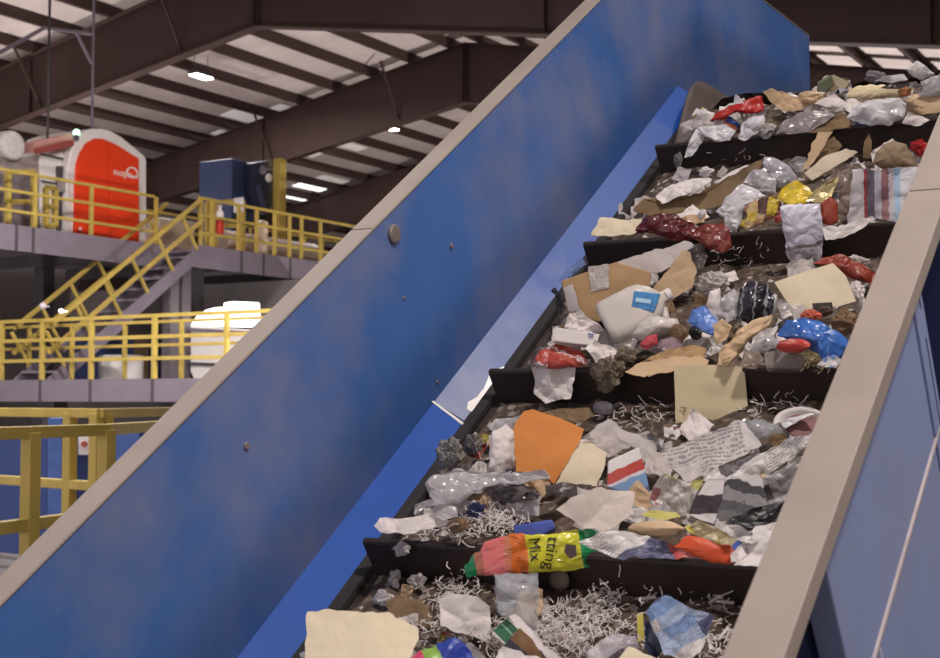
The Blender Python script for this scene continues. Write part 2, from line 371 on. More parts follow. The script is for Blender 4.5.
# ------------------------------------------------------------------ hall shell
G0 = EYE + Vector((-7.18, 25.5, 0)); G0.z = 0
def B(s, w, z): return Vector((G0.x, G0.y, 0)) + H * s + V * w + Zv * (z + EYE.z)      # z counted from the eye level
def Bw(P):
    d = P - G0; return d.dot(H), d.dot(V), d.z - EYE.z
S1 = 4.09; W0 = 0.6; BAY = 8.72; ZB = 8.0
def roofz(w): return ZB + 1.62 - 0.19 * abs(w - W0)
concrete = mat('hall_concrete', (150, 142, 138), 0.8, var=0.15, scale=0.6)
bm = bmesh.new(); quadbox(bm, B(-40, -26, -EYE.z - 0.2), H * 110, V * 64, Zv * 0.2); struct(obj('floor', bm, concrete, base=Vector((0, 0, 0))))
roofm = mat('roof_sheet', (206, 194, 190), 0.6, var=0.14, scale=0.9)
for nm, sgn in (('ceiling', -1), ('ceiling', 1)):
    bm = bmesh.new(); we = 38 if sgn > 0 else 24
    pts = [B(-40, W0, roofz(W0) + 0.27), B(-40, W0 + sgn * we, roofz(W0 + sgn * we) + 0.27), B(70, W0 + sgn * we, roofz(W0 + sgn * we) + 0.27), B(70, W0, roofz(W0) + 0.27)]
    prism(bm, pts, Zv * 0.12); struct(obj(nm, bm, roofm))
wallm = mat('hall_wall_sheet', (96, 88, 88), 0.7, var=0.12, scale=0.7)
bm = bmesh.new(); quadbox(bm, B(-40, -23.9, -EYE.z), H * 110, V * 0.2, Zv * (roofz(-24) + EYE.z + 0.45)); struct(obj('wall_left', bm, wallm))
bm = bmesh.new(); quadbox(bm, B(-40, 37.7, -EYE.z), H * 110, V * 0.2, Zv * (roofz(37.8) + EYE.z + 0.45)); struct(obj('wall_right', bm, wallm))
bm = bmesh.new(); quadbox(bm, B(70, -24.2, -EYE.z), H * 0.2, V * 62, Zv * (roofz(W0) + EYE.z + 0.3)); struct(obj('wall_back', bm, wallm))
tn = 1
for k in range(-3, 8):                         # tapered rafters
    s = S1 + BAY * k
    for sgn in (-1, 1):
        we = 24 if sgn < 0 else 37
        bt = lambda q: ZB - 0.165 * abs(q)
        bm = bmesh.new()
        pts = [B(s, W0, ZB), B(s, W0, roofz(W0)), B(s, W0 + sgn * we, roofz(W0 + we)), B(s, W0 + sgn * we, bt(we))]
        prism(bm, pts, H * 0.03)
        q = V * 1.0
        A0, A1 = B(s - 0.13, W0, ZB - 0.03), B(s - 0.13, W0 + sgn * we, bt(we) - 0.03)
        prism(bm, [A0, A1, A1 + Zv * 0.03, A0 + Zv * 0.03], H * 0.29)
        A0, A1 = B(s - 0.13, W0, roofz(W0) - 0.03), B(s - 0.13, W0 + sgn * we, roofz(W0 + we) - 0.03)
        prism(bm, [A0, A1, A1 + Zv * 0.03, A0 + Zv * 0.03], H * 0.29)
        for d in (0.05, 7.0, 14.0):            # web stiffeners
            quadbox(bm, B(s - 0.12, W0 + sgn * d - 0.01, bt(d)), H * 0.27, V * 0.02, Zv * (roofz(W0 + d) - bt(d)))
        struct(obj('trim_%d' % tn, bm, beam)); tn += 1
wq = 0.45
while wq < 22:                                 # purlins run the length of the hall
    for sgn in (-1, 1):
        bm = bmesh.new(); w = W0 + sgn * wq; z = roofz(w)
        quadbox(bm, B(-40, w - 0.012, z), H * 110, V * 0.024, Zv * 0.27)
        quadbox(bm, B(-40, w - 0.012, z), H * 110, V * 0.09 * sgn, Zv * 0.014)
        struct(obj('trim_%d' % tn, bm, beam)); tn += 1
    wq += 1.28
for k in range(0, 4):                          # short flange braces at the rafters
    for d in (2.2, 6.7, 11.2):
        bm = bmesh.new(); s = S1 + BAY * k; bar(bm, B(s + 0.05, W0 - d, ZB - 0.165 * d + 0.05), B(s - 0.9, W0 - d, roofz(W0 - d) + 0.02), 0.05); struct(obj('trim_%d' % tn, bm, beam)); tn += 1
# reflections on the roof put in as glowing panels; high-bay lamps
glintm = glow('roof_daylight', (240, 238, 235), 1.1)
def roof_at(x, y, drop=0.0):
    r = ray(x, y); nr = Vector((V.x * 0.19, V.y * 0.19, 0)) * -1 + Zv      # left slope: z = c + .19 w
    P0 = B(0, W0 - 5, roofz(W0 - 5) + 0.25 - drop)
    return on_plane(x, y, P0, nr)
wn = 1
for (x, y, ln, wd) in ((245, 117, 1.5, 0.6), (312, 187, 1.6, 0.55), (284, 109, 0.8, 0.4), (293, 197, 1.8, 0.4), (303, 152, 1.6, 0.45), (333, 180, 1.6, 0.35), (352, 147, 1.2, 0.4), (223, 134, 0.7, 0.4)):
    P = roof_at(x, y); s, w, z = Bw(P)
    bm = bmesh.new(); prism(bm, [B(s - ln / 2, w - wd / 2, z - .19 * wd / 2 - 0.0), B(s - ln / 2, w + wd / 2, z + .19 * wd / 2), B(s + ln / 2, w + wd / 2, z + .19 * wd / 2), B(s + ln / 2, w - wd / 2, z - .19 * wd / 2)], Zv * 0.02)
    struct(obj('window_%d' % wn, bm, glintm if wn in (2, 4) else glow('roof_daylight_dim', (225, 218, 215), 0.17))); wn += 1  # glowing panel in place of a reflection on the roof sheet
def lamp_at(P, label, power, size=0.75, grp=None):
    t = thing('high_bay_lamp', label, 'lamp', P, grp)
    bm = bmesh.new(); quadbox(bm, P + H * -0.32 - V * 0.16 + Zv * 0.02, H * 0.64, V * 0.32, Zv * 0.1); obj('housing', bm, darksteel, t)
    bm = bmesh.new(); quadbox(bm, P + H * -0.30 - V * 0.14 - Zv * 0.005, H * 0.60, V * 0.28, Zv * 0.024); obj('lens', bm, glow('lamp_lens', (255, 246, 232), 14), t)
    zt = roofz(Bw(P)[1]) + EYE.z + 0.26
    for k in (-0.25, 0.25):
        bm = bmesh.new(); tube(bm, P + H * k + Zv * 0.11, Vector((P.x + H.x * k, P.y + H.y * k, zt)), 0.012, 6); obj('hanger_rod', bm, darksteel, t)
    l = bpy.data.lights.new('lamp_light', 'AREA'); l.shape = 'RECTANGLE'; l.size = 0.62; l.size_y = 0.30; l.energy = power; l.color = (1.0, 0.93, 0.90)
    lo = bpy.data.objects.new('lamp_light', l); COL.objects.link(lo); lo.location = P - Zv * 0.03
    return lo
lamp_at(roof_at(201, 77, 0.6), 'bright high bay lamp hanging under the roof above the orange hood', 500)
lamp_at(roof_at(390, 129, 0.6), 'bright high bay lamp under the roof nearest the tan conveyor flange', 500)
# ------------------------------------------------------------------ platforms, rails, stairs
ZU, ZL = 2.98, 0.30
def boxB(s0, s1, w0, w1, z0, z1, name, mt, parent=None, bev=0.0):
    bm = bmesh.new(); quadbox(bm, B(s0, w0, z0), H * (s1 - s0), V * (w1 - w0), Zv * (z1 - z0))
    o = obj(name, bm, mt, parent)
    if bev: bevel(o, bev)
    return o
def platform(s0, s1, w0, w1, z, fascia, label, cols=(), splits=(), face='w'):
    t = thing('steel_platform', label, 'platform', B((s0 + s1) / 2, (w0 + w1) / 2, -EYE.z))
    boxB(s0, s1, w0, w1, z - 0.05, z, 'deck', deckgrey, t)
    if face == 'w':
        boxB(s0, s1, w1, w1 + 0.03, z - fascia, z + 0.1, 'fascia', deckgrey, t)
        for q in splits: boxB(q - 0.03, q + 0.03, w1 + 0.03, w1 + 0.04, z - fascia, z + 0.1, 'fascia_joint', darksteel, t)
    else:
        boxB(s0 - 0.03, s0, w0, w1, z - fascia, z + 0.02, 'fascia', deckgrey, t)
        for q in splits: boxB(s0 - 0.045, s0 - 0.03, q - 0.03, q + 0.03, z - fascia, z + 0.02, 'fascia_joint', darksteel, t)
        boxB(s0, s1, w1 - 0.03, w1, z - fascia, z - 0.05, 'fascia', deckgrey, t)
    for (s, w) in cols: boxB(s - 0.15, s + 0.15, w - 0.15, w + 0.15, -EYE.z, z - 0.05, 'column', darksteel, t)
    for k in range(4):
        q = s0 + (s1 - s0) * (k + 0.5) / 4; boxB(q - 0.06, q + 0.06, w0, w1, z - fascia * 0.8, z - 0.05, 'joist', darksteel, t)
    return t
def rail(pts, posts, z, label, hts=(1.07, 0.72, 0.36), r=0.035, toe=0.0, sq=True, grp=None, mt=None):
    """guard rail: pts = plan corners (s, w); posts = plan points"""
    mt = mt or yellow
    t = thing('guard_rail', label, 'railing', B(pts[0][0], pts[0][1], z), grp)
    for i, h in enumerate(hts):
        bm = bmesh.new()
        for p, q in zip(pts, pts[1:]):
            bar(bm, B(p[0], p[1], z + h), B(q[0], q[1], z + h), r * 1.7, r * 1.7)
        obj('top_rail' if i == 0 else 'mid_rail', bm, mt, t)
    for (s, w) in posts:
        bm = bmesh.new(); bar(bm, B(s, w, z), B(s, w, z + hts[0]), r * 2); obj('post', bm, mt, t)
    if toe:
        bm = bmesh.new()
        for p, q in zip(pts, pts[1:]): quadbox(bm, B(p[0], p[1], z), B(q[0], q[1], z) - B(p[0], p[1], z), (B(q[0], q[1], z) - B(p[0], p[1], z)).cross(Zv).normalized() * 0.012, Zv * toe)
        obj('toe_board', bm, mt, t)
    return t
def s_at(x, w):                                # where a picture column meets a line parallel to the hall at w
    P = on_plane(x, 300, B(0, w, 0), V); return Bw(P)[0]
def w_at(x, s):
    P = on_plane(x, 300, B(s, 0, 0), H); return Bw(P)[1]
def onw(x, y, w): return on_plane(x, y, B(0, w, 0), V)
def ons(x, y, s): return on_plane(x, y, B(s, 0, 0), H)
RW = 0.67
sA, sB = s_at(165, 0), s_at(192, RW)
platform(-9, sA + 0.4, -5.5, 0.0, ZU, 0.36, 'grey upper platform carrying the orange hood machine', [(-0.6, -2.6), (-4.5, -2.6), (sA - 0.1, -3.4)], [s_at(31, 0), s_at(14, 0)])
platform(sB, 14, -4.5, RW, ZU, 0.36, 'grey upper platform at the head of the stairs holding the blue cabinet', [(sB + 1.0, -0.2), (sB + 5, -0.2)], [s_at(240, RW), s_at(262, RW), s_at(289, RW)])
rail([(-9, -0.06), (s_at(155, 0), -0.06)], [(s_at(x, -0.06), -0.06) for x in (-30, 33, 90, 155)], ZU, 'yellow guard rail on the upper platform in front of the orange hood', r=0.03)
rail([(s_at(200, RW) , RW - 0.06), (12, RW - 0.06)], [(s_at(x, RW - 0.06), RW - 0.06) for x in (200, 211, 238, 256, 274, 289, 301, 320)] + [(12, RW - 0.06)], ZU, 'yellow guard rail on the upper platform in front of the blue cabinet', r=0.032)
rail([(s_at(200, RW) + 0.2, -1.6), (10, -1.6)], [(s_at(x, -1.6), -1.6) for x in (222, 250, 262, 282, 305, 322)] + [(10, -1.6)], ZU, 'yellow rear guard rail on the upper platform behind the beige drum', r=0.03)
# small yellow gates beside the white panel
for (x0, x1, y0, y1, lb) in ((8, 34, 172, 232, 'tall yellow gate frame in front of the grey hood base'), (46, 55, 188, 226, 'narrow yellow gate frame between the white panel and grey hood')):
    w = -0.35; t = thing('gate', lb, 'gate', onw((x0 + x1) / 2, y1, w))
    for (a, b) in (((x0, y0), (x1, y0)), ((x0, y1), (x1, y1)), ((x0, y0), (x0, y1)), ((x1, y0), (x1, y1)), ((x0, (y0 + y1) / 2), (x1, (y0 + y1) / 2))):
        bm = bmesh.new(); bar(bm, onw(*a, w), onw(*b, w), 0.09); obj('bar', bm, yellow, t)
# stairs
t = thing('staircase', 'grey steel stairs with yellow handrails between the two platforms', 'stairs', B(-1.2, 0.35, ZL))
T0 = (sB + 0.1, ZU); T1 = (sB + 0.1 - 3.7, ZL)
T1 = (s_at(48, RW), ZL)
def st(f, w, dz=0.0): return B(T0[0] + (T1[0] - T0[0]) * f, w, T0[1] + (T1[1] - T0[1]) * f + dz)
WS0, WS1 = RW - 0.86, RW
for w in (WS0, WS1):
    bm = bmesh.new(); d = st(1, w) - st(0, w); prism(bm, [st(0, w, 0.04), st(1, w, 0.04), st(1, w, -0.26), st(0, w, -0.26)], V * 0.04); obj('stringer', bm, deckgrey, t)
for k in range(11):
    f = (k + 0.7) / 11.5; P = st(f, WS0 + 0.04, -0.04); bm = bmesh.new(); quadbox(bm, P - H * 0.13, H * 0.26, V * (WS1 - WS0 - 0.04), Zv * 0.04); obj('tread', bm, deckgrey, t)
for w in (WS0, WS1 + 0.03):
    for dz, nm in ((0.95, 'handrail'), (0.50, 'mid_rail')):
        bm = bmesh.new(); bar(bm, st(-0.02, w, dz), st(1.0, w, dz), 0.065); obj(nm, bm, yellow, t)
    for f in (0.0, 0.18, 0.36, 0.54, 0.72, 0.9):
        bm = bmesh.new(); d = (st(1, w) - st(0, w)).normalized(); nn = d.cross(V).normalized(); nn = nn if nn.z > 0 else -nn
        bar(bm, st(f, w), st(f, w) + nn * 0.74, 0.05); obj('baluster', bm, yellow, t)
# lower platform, front edge runs across the hall
SL = -1.71
wL0, wL1 = w_at(-60, SL), w_at(330, SL)
platform(SL, 4.2, wL0, wL1, ZL, 0.36, 'grey lower platform at the foot of the stairs', [(SL + 0.5, 0.4), (SL + 0.5, wL1 - 1)], [w_at(x, SL) for x in (1, 43, 93, 155)], face='s')
wp = [w_at(x, SL) for x in (0.5, 8, 41, 51, 90, 104, 153, 161, 225, 300)]
rail([(SL + 0.05, wL0), (SL + 0.05, wL1)], [(SL + 0.05, q) for q in (wp[0], wp[2], wp[4], wp[6], wp[8], wp[9], wL1)], ZL, 'yellow guard rail along the front of the lower platform', r=0.036)
rail([(SL + 0.5, wL0), (SL + 0.5, wL1)], [(SL + 0.5, q) for q in (wp[1], wp[3], wp[5], wp[7], wL1)], ZL, 'yellow inner guard rail behind the front rail of the lower platform', hts=(1.0, 0.6), r=0.03)
for (x, y, lb) in ((43, 306, 'small round white lamp on the lower guard rail near stairs'), (61, 311, 'tiny glowing lamp under the stair handrail')):
    P = ons(x, y, SL - 0.1); bm = bmesh.new(); bmesh.ops.create_icosphere(bm, subdivisions=2, radius=0.065 if x == 43 else 0.04, matrix=Matrix.Translation(P)); 
    quadbox(bm, P + Vector((-0.012, 0.0, -0.012)), Vector((0.024, 0, 0)), H * 0.13, Zv * 0.024)
    tag(obj('bulkhead_lamp', bm, glow('tiny_lamp', (255, 250, 240), 1.5) if x == 61 else mat('white_globe', (200, 190, 200), 0.4)), lb, 'lamp')
# near yellow rails at the foot of the picture edge
def near_rail(name_pts, posts, mids, w, label, zlo, grp=None):
    t = thing('guard_rail', label, 'railing', Vector((name_pts[0].x, name_pts[0].y, zlo)))
    for i, (z, ww) in enumerate(mids):
        bm = bmesh.new()
        for p, q in zip(name_pts, name_pts[1:]):
            a = Vector((p.x, p.y, EYE.z + z)); b = Vector((q.x, q.y, EYE.z + z)); bar(bm, a, b, ww, w)
        bevel(obj('top_rail' if i == 0 else 'mid_rail', bm, yellow, t), 0.008)
    for p in posts:
        bm = bmesh.new(); bar(bm, Vector((p.x, p.y, zlo)), Vector((p.x, p.y, EYE.z + mids[0][0])), w * 1.15); bevel(obj('post', bm, yellow, t), 0.008)
    return t
FR = [at(-60, 431, 8.9), at(0, 427, 9.4), at(107, 424, 10.5), at(175, 421, 12.4)]
zt = -0.2
for p in FR: p.z = 0
near_rail(FR, [FR[0] * 0.3 + FR[1] * 0.7 if False else (FR[1] + (FR[2] - FR[1]) * 0.27), FR[2]], [(zt - 0.045, 0.07), (-0.90, 0.08)], 0.09, 'thick yellow guard rail nearest the long blue conveyor wall', EYE.z - 1.45)
K = [at(-60, 408, 13.2), at(0, 408.5, 13.0), at(100, 410.5, 12.0), at(190, 409, 14.0)]
near_rail(K, [K[1] + (K[2] - K[1]) * 0.72, K[2] + (K[1] - K[2]) * 0.03, K[2] + (K[3] - K[2]) * 0.06], [(-0.135, 0.07), (-0.78, 0.08)], 0.085, 'yellow guard rail behind the thick yellow rail', EYE.z - 1.5)
t = thing('steel_platform', 'low grey walkway carrying the thick yellow rail', 'platform', Vector((FR[1].x, FR[1].y, 0)))
bm = bmesh.new(); A = [Vector((p.x, p.y, EYE.z - 1.5)) for p in (FR[0], FR[2], FR[3], K[3], K[2], K[0])]; prism(bm, A, Zv * 0.06); obj('deck', bm, darksteel, t)
for p in (FR[1], FR[2], K[2]): bm = bmesh.new(); bar(bm, Vector((p.x - .2, p.y + 0.5, 0)), Vector((p.x - .2, p.y + 0.5, EYE.z - 1.5)), 0.15); obj('column', bm, darksteel, t)
# blue baler-like machine beyond those rails
t = thing('blue_machine', 'big blue machine housing behind the near yellow rails', 'machine', at(60, 480, 15.5))
t.location.z = 0
def faceY(pts, Y, dy, name, mt, par, bev=0.01):
    bm = bmesh.new(); prism(bm, [at(x, y, Y) for x, y in pts], Vector((0, dy, 0))); o = obj(name, bm, mt, par); bevel(o, bev); return o
mb = mat('machine_blue', (46, 70, 128), 0.5, var=0.1, scale=1.5)
def toground(Y): return 398 + F * EYE.z / Y
faceY([(-60, 432), (200, 432), (200, toground(15.5)), (-60, toground(15.5))], 15.5, 2.0, 'housing', mb, t)
faceY([(48, 418), (62, 418), (62, 640), (48, 640)], 15.2, 0.28, 'pillar', mat('machine_blue_light', (70, 100, 170), 0.5), t)
faceY([(78, 430), (90, 430), (90, 455), (78, 455)], 15.3, 0.18, 'switch_box', whitepaint, t)
bm = bmesh.new(); lathe(bm, at(84.5, 444, 15.3), Vector((0, -1, 0)), [(0, 0.035), (0.04, 0.03)], 12); obj('red_button', bm, mat('button_red', (170, 60, 50), 0.4), t)
faceY([(108, 432), (140, 432), (140, 520), (108, 520)], 15.25, 0.25, 'door', mat('machine_blue_light', (70, 100, 170), 0.5), t)
# dark machinery base under the lower platform
# ------------------------------------------------------------------ orange hood machine on the upper platform
W1 = -0.9
t = thing('hood_machine', 'white arched machine end with tall orange double doors', 'machine', onw(106, 240, W1))
t.location.z = EYE.z + ZU
def onpl(px, w, name, mt, par, depth=0.05, bev=0.012):
    bm = bmesh.new(); prism(bm, [onw(x, y, w) for x, y in px], -V * depth); o = obj(name, bm, mt, par); bevel(o, bev); return o
fr_px = [(66, 240), (67, 190), (68, 166), (71, 151), (76, 140), (83, 132), (92, 128.5), (102, 128.5), (112, 131), (122, 137), (134, 147), (145, 156), (146.5, 160), (147, 252), (66, 246)]
onpl(fr_px, W1, 'arched_frame', whitepaint, t, 1.6, 0.03)
dr = [(74.5, 243), (75.5, 185), (77, 164), (81, 152), (87, 143), (95, 138.7), (103, 139), (109, 141)]
onpl([(74.5, 242.5)] + dr[1:] + [(109, 248)], W1 + 0.06, 'door', mat('orange_panel', (232, 62, 20), 0.5, var=0.06, scale=1.5), t, 0.05, 0.008)
onpl([(109.8, 248), (109.8, 141.5), (120, 146.5), (130, 153), (139, 158.5), (139.2, 250)], W1 + 0.06, 'door', MC['orange_panel'], t, 0.05, 0.008)
P = onw(80, 229, W1 + 0.06); bm = bmesh.new(); bmesh.ops.create_icosphere(bm, subdivisions=2, radius=0.035, matrix=Matrix.Translation(P)); obj('latch', bm, whitepaint, t)
def text_mesh(txt, size, depth=0.0):
    cu = bpy.data.curves.new('lettering', 'FONT'); cu.body = txt; cu.size = size; cu.extrude = depth; cu.resolution_u = 3
    tmp = bpy.data.objects.new('tmp', cu); COL.objects.link(tmp); dg = bpy.context.evaluated_depsgraph_get()
    me = bpy.data.meshes.new_from_object(tmp.evaluated_get(dg)); bpy.data.objects.remove(tmp); return me
me = text_mesh('nespo', 0.21, 0.004)
P = onw(113.5, 174.5, W1 + 0.067); d = (onw(134, 176.5, W1 + 0.067) - P).normalized(); d = (d - Zv * d.z).normalized(); X = H
R = Matrix((X, Zv, X.cross(Zv))).transposed().to_4x4(); me.transform(Matrix.Translation(P) @ R)
o = link('lettering', me, mat('white_letters', (238, 226, 222), 0.5), t); me.transform(Matrix.Translation(-t.location))
bm = bmesh.new(); c = onw(132.3, 172.6, W1 + 0.07); n_ = 20
for k in range(n_):
    a0, a1 = 2 * math.pi * k / n_, 2 * math.pi * (k + 1) / n_
    f = lambda a, r: bm.verts.new(c + H * math.cos(a) * 0.17 * r + Zv * math.sin(a) * 0.12 * r)
    bm.faces.new((f(a0, 1), f(a1, 1), f(a1, 0.72), f(a0, 0.72)))
obj('ring_mark', bm, MC['white_letters'], t)
bm = bmesh.new(); quadbox(bm, onw(128, 176.5, W1 + 0.066), H * 0.28, V * 0.004, Zv * 0.04); obj('ring_mark', bm, MC['white_letters'], t)
# beacon, pink beam, white drum, hood, panel
t = thing('beacon', 'small glowing green beacon on the corner of the arched frame', 'lamp', onw(76.5, 137, W1 + 0.05))
bm = bmesh.new(); lathe(bm, onw(76.5, 140, W1 + 0.05), Zv, [(0, 0.05), (0.1, 0.05)], 12); obj('base', bm, darksteel, t)
bm = bmesh.new(); lathe(bm, onw(76.5, 134.6, W1 + 0.05), Zv, [(0, 0.06), (0.07, 0.06), (0.1, 0.03)], 12); obj('lens', bm, glow('green_lamp', (196, 255, 214), 2.2), t)
bm = bmesh.new(); lathe(bm, onw(15, 145, W1 - 0.1) - V * 0.95, V, [(0, 0.2), (0.03, 0.28), (0.88, 0.28), (0.93, 0.25), (0.95, 0.18)], 28); tag(obj('drum', bm, mat('drum_white', (206, 198, 198), 0.5), smooth=False), 'white round drum end above the grey hood', 'drum')
bm = bmesh.new(); prism(bm, [onw(35, 142, W1 - 0.1), onw(72, 133.5, W1 - 0.1), onw(72, 145, W1 - 0.1), onw(34, 152.5, W1 - 0.1)], -V * 0.5); tag(obj('beam_cover', bm, mat('pale_red', (206, 150, 140), 0.5), base=None), 'pale red sloping beam between white drum and arched frame', 'beam')
bm = bmesh.new(); prism(bm, [onw(34, 148.5, W1 - 0.05), onw(72, 140, W1 - 0.05), onw(72, 146, W1 - 0.05), onw(34, 154.5, W1 - 0.05)], V * 0.05); tag(obj('beam_strip', bm, mat('dull_red', (150, 72, 66), 0.5)), 'dull red strip along the foot of the pale red beam', 'beam')
t = thing('side_machine', 'grey hooded machine with a white side panel beside the orange doors', 'machine', onw(30, 236, W1)); t.location.z = EYE.z + ZU
zb = lambda x: onw(x, 300, W1 - 0.1)
def colpx(x, yt, xb, yb): pass
onpl([(-30, 156), (20, 158), (40, 155), (40, 240), (-30, 234)], W1 - 0.25, 'hood', mat('hood_grey', (150, 138, 136), 0.6), t, 1.4)
onpl([(-30, 172), (38, 176), (38, 238), (-30, 232)], W1 - 0.2, 'front_panel', mat('hood_panel', (120, 108, 112), 0.6), t, 0.05)
onpl([(40, 156), (63, 152), (63, 243), (40, 239)], W1 - 0.22, 'white_panel', whitepaint, t, 1.2)
onpl([(59, 166), (65.5, 166), (65.5, 240), (59, 240)], W1 - 0.12, 'pipe_column', darksteel, t, 0.1)
onpl([(60, 178), (66, 178), (66, 192), (60, 192)], W1 - 0.05, 'valve_box', MC['hood_grey'], t, 0.1)
onpl([(42, 180), (60, 183), (60, 185), (42, 182)], W1 - 0.12, 'pipe', darksteel, t, 0.05)
onpl([(42, 153), (64, 158), (64, 160), (42, 155)], W1 - 0.12, 'pipe', darksteel, t, 0.05)
for (x, yb, lb) in ((47.5, 140, 'thin dark hanger rod above the pale red beam'), (92, 128.6, 'thin grey hanger rod above the arched white frame')):
    P = onw(x, yb, W1 - 0.5); s, w, z = Bw(P); bm = bmesh.new(); tube(bm, P, B(s, w, roofz(w) + 0.26), 0.028, 8); tag(obj('hanger_rod', bm, darksteel if x < 50 else deckgrey), lb, 'rod')
bm = bmesh.new(); bar(bm, onw(-10, 58, -2.5), onw(44, 28, -2.5), 0.07); bar(bm, onw(44, 28, -2.5), onw(92, 34, -2.5), 0.06); bar(bm, onw(75, 30, -2.5), onw(92, 64, -2.5), 0.05); tag(obj('pipe_hanger', bm, deckgrey), 'grey pipe bracing under the roof over the white drum', 'pipe')
# ------------------------------------------------------------------ things on the far upper platform
W2 = -2.2
s0 = s_at(231, W2); s1 = s_at(254, W2); w0 = w_at(198, s0); z0 = Bw(onw(231, 158, W2))[2]
bm = bmesh.new(); quadbox(bm, B(s0, w0, ZU), H * (s1 - s0), V * (W2 - w0), Zv * (z0 - ZU))
o = tag(obj('blue_cabinet', bm, mat('cabinet_blue', (46, 58, 92), 0.55, var=0.1, scale=1.2), base=B(s0, W2 - 0.7, ZU)), 'dull blue box cabinet on the upper platform below the rafters', 'cabinet'); bevel(o, 0.02)
t = thing('winch_motor', 'dark blue motor unit beside a yellow column', 'motor', onw(264, 214, -1.9)); 
nav = mat('motor_navy', (30, 36, 62), 0.5)
onpl([(254, 163), (272, 160), (275, 170), (274, 205), (268, 214), (258, 212), (253, 185)], -1.9, 'motor_body', nav, t, 0.5)
for (x, y) in ((268, 178), (262, 170)):
    bm = bmesh.new(); c = onw(x, y, -1.88); lathe(bm, c, V, [(0, 0.11), (0.04, 0.11), (0.05, 0.06)], 16); obj('flange_ring', bm, whitepaint if x > 265 else deckgrey, t)
onpl([(262, 168), (275, 168), (275, 171), (262, 171)], -1.86, 'bracket', deckgrey, t, 0.06)
onpl([(256, 186), (260, 184), (266, 206), (262, 208)], -1.85, 'hose', mat('hose_blue', (60, 70, 104), 0.5), t, 0.05)
bm = bmesh.new(); P = onw(279.5, 215, -1.7); s, w, z = Bw(P); zt_ = Bw(onw(279.5, 159, -1.7))[2]
quadbox(bm, B(s - 0.13, w - 0.1, ZU), H * 0.26, V * 0.2, Zv * (zt_ - ZU)); tag(obj('yellow_column', bm, yellow), 'stout yellow column standing beside the dark blue motor', 'column')
# fire extinguisher
P = B(s_at(219, RW - 0.18), RW - 0.18, ZU + 0.36); t = thing('fire_extinguisher', 'red fire extinguisher with white top hung on the yellow rail', 'fire extinguisher', P)
bm = bmesh.new(); lathe(bm, P, Zv, [(0, 0.06), (0.03, 0.085), (0.36, 0.085)], 16); obj('cylinder', bm, mat('red_gloss', (186, 44, 34), 0.35), t)
bm = bmesh.new(); lathe(bm, P + Zv * 0.361, Zv, [(0, 0.085), (0.14, 0.08), (0.2, 0.04), (0.26, 0.03), (0.27, 0.05), (0.3, 0.05)], 16); obj('collar', bm, whitepaint, t)
bm = bmesh.new(); bar(bm, P + Zv * 0.3 + V * -0.1, P + Zv * 0.3 + V * 0.1, 0.02); obj('bracket', bm, darksteel, t)
t = thing('control_stand', 'yellow control stand with white notice plate behind the rail', 'control stand', onw(232, 258, -0.3)); t.location.z = EYE.z + ZU
for (a, b) in (((207, 203), (207, 252)), ((243, 200), (243, 262)), ((207, 203), (243, 200)), ((207, 226), (243, 226)), ((215, 203), (215, 255))):
    bm = bmesh.new(); bar(bm, onw(*a, -0.3), onw(*b, -0.3), 0.08); obj('bar', bm, yellow, t)
onpl([(234.5, 198), (244, 197), (244, 212), (234.5, 213)], -0.22, 'notice_plate', mat('notice_white', (226, 222, 226), 0.5), t, 0.03)
beige = mat('beige_duct', (168, 152, 138), 0.6, var=0.1, scale=2)
bm = bmesh.new(); P = onw(218, 222, -0.9); s, w, z = Bw(P); z = ZU + 0.42; lathe(bm, B(s, -0.9, z), H, [(0, 0.3), (0.05, 0.36), (3.4, 0.36), (3.45, 0.3)], 24); tag(obj('drum', bm, beige), 'beige horizontal drum lying behind the yellow rail', 'drum')
for k in (0.3, 2.9):
    bm = bmesh.new(); quadbox(bm, B(s + k, -1.2, ZU), H * 0.12, V * 0.6, Zv * 0.12); tag(obj('drum_cradle', bm, deckgrey), 'grey cradle under the near end of the beige drum' if k < 1 else 'grey cradle under the far end of the beige drum', 'cradle')
bm = bmesh.new(); s0 = s_at(152, -1.2); zz = ZU + 0.55; prism(bm, [B(s0, -1.6, ZU), B(s0, -1.6, zz + .3), B(s0, -1.0, zz + .3), B(s0, -1.0, ZU)], H * 1.1); o = tag(obj('duct_box', bm, beige), 'beige duct box on the platform between orange doors and stairs', 'duct'); bevel(o, 0.04)
bm = bmesh.new(); P = B(s_at(262, 0.3), 0.3, ZU); lathe(bm, P, Zv, [(0, 0.12), (0.85, 0.12), (0.9, 0.05)], 16); tag(obj('bollard', bm, mat('bollard_pale', (196, 178, 160), 0.6), base=P), 'pale round bollard behind the yellow rail on the far platform', 'bollard')
# ------------------------------------------------------------------ under the upper platform, beyond the lower rail
t = thing('white_drum_separator', 'tall white vessel with bright arched window behind the lower rail', 'machine', B(2.0, w_at(225, 2.0), ZL))
S5 = 2.0
def ons_pl(px, s, name, mt, par, depth=0.05, bev=0.0):
    bm = bmesh.new(); prism(bm, [ons(x, y, s) for x, y in px], H * depth); o = obj(name, bm, mt, par)
    if bev: bevel(o, bev)
    return o
sZ = ons(0, 381, S5).z
ons_pl([(190, 326), (290, 332), (290, 386), (196, 384), (190, 372)], S5, 'vessel', whitepaint, t, 1.5, 0.03)
arch = [(191, 326), (193, 321), (198, 315), (206, 310), (216, 307.5), (224, 307), (224, 303), (232, 301.5), (256, 302.5), (258, 327)]
ons_pl(arch, S5 + 0.1, 'arched_window', glow('bright_arch', (255, 253, 250), 1.6), t, 0.1)  # daylight on the white hood, put in as a glowing face
ons_pl([(188, 328), (290, 333), (290, 336), (188, 331)], S5 - 0.05, 'rim', deckgrey, t, 0.06)
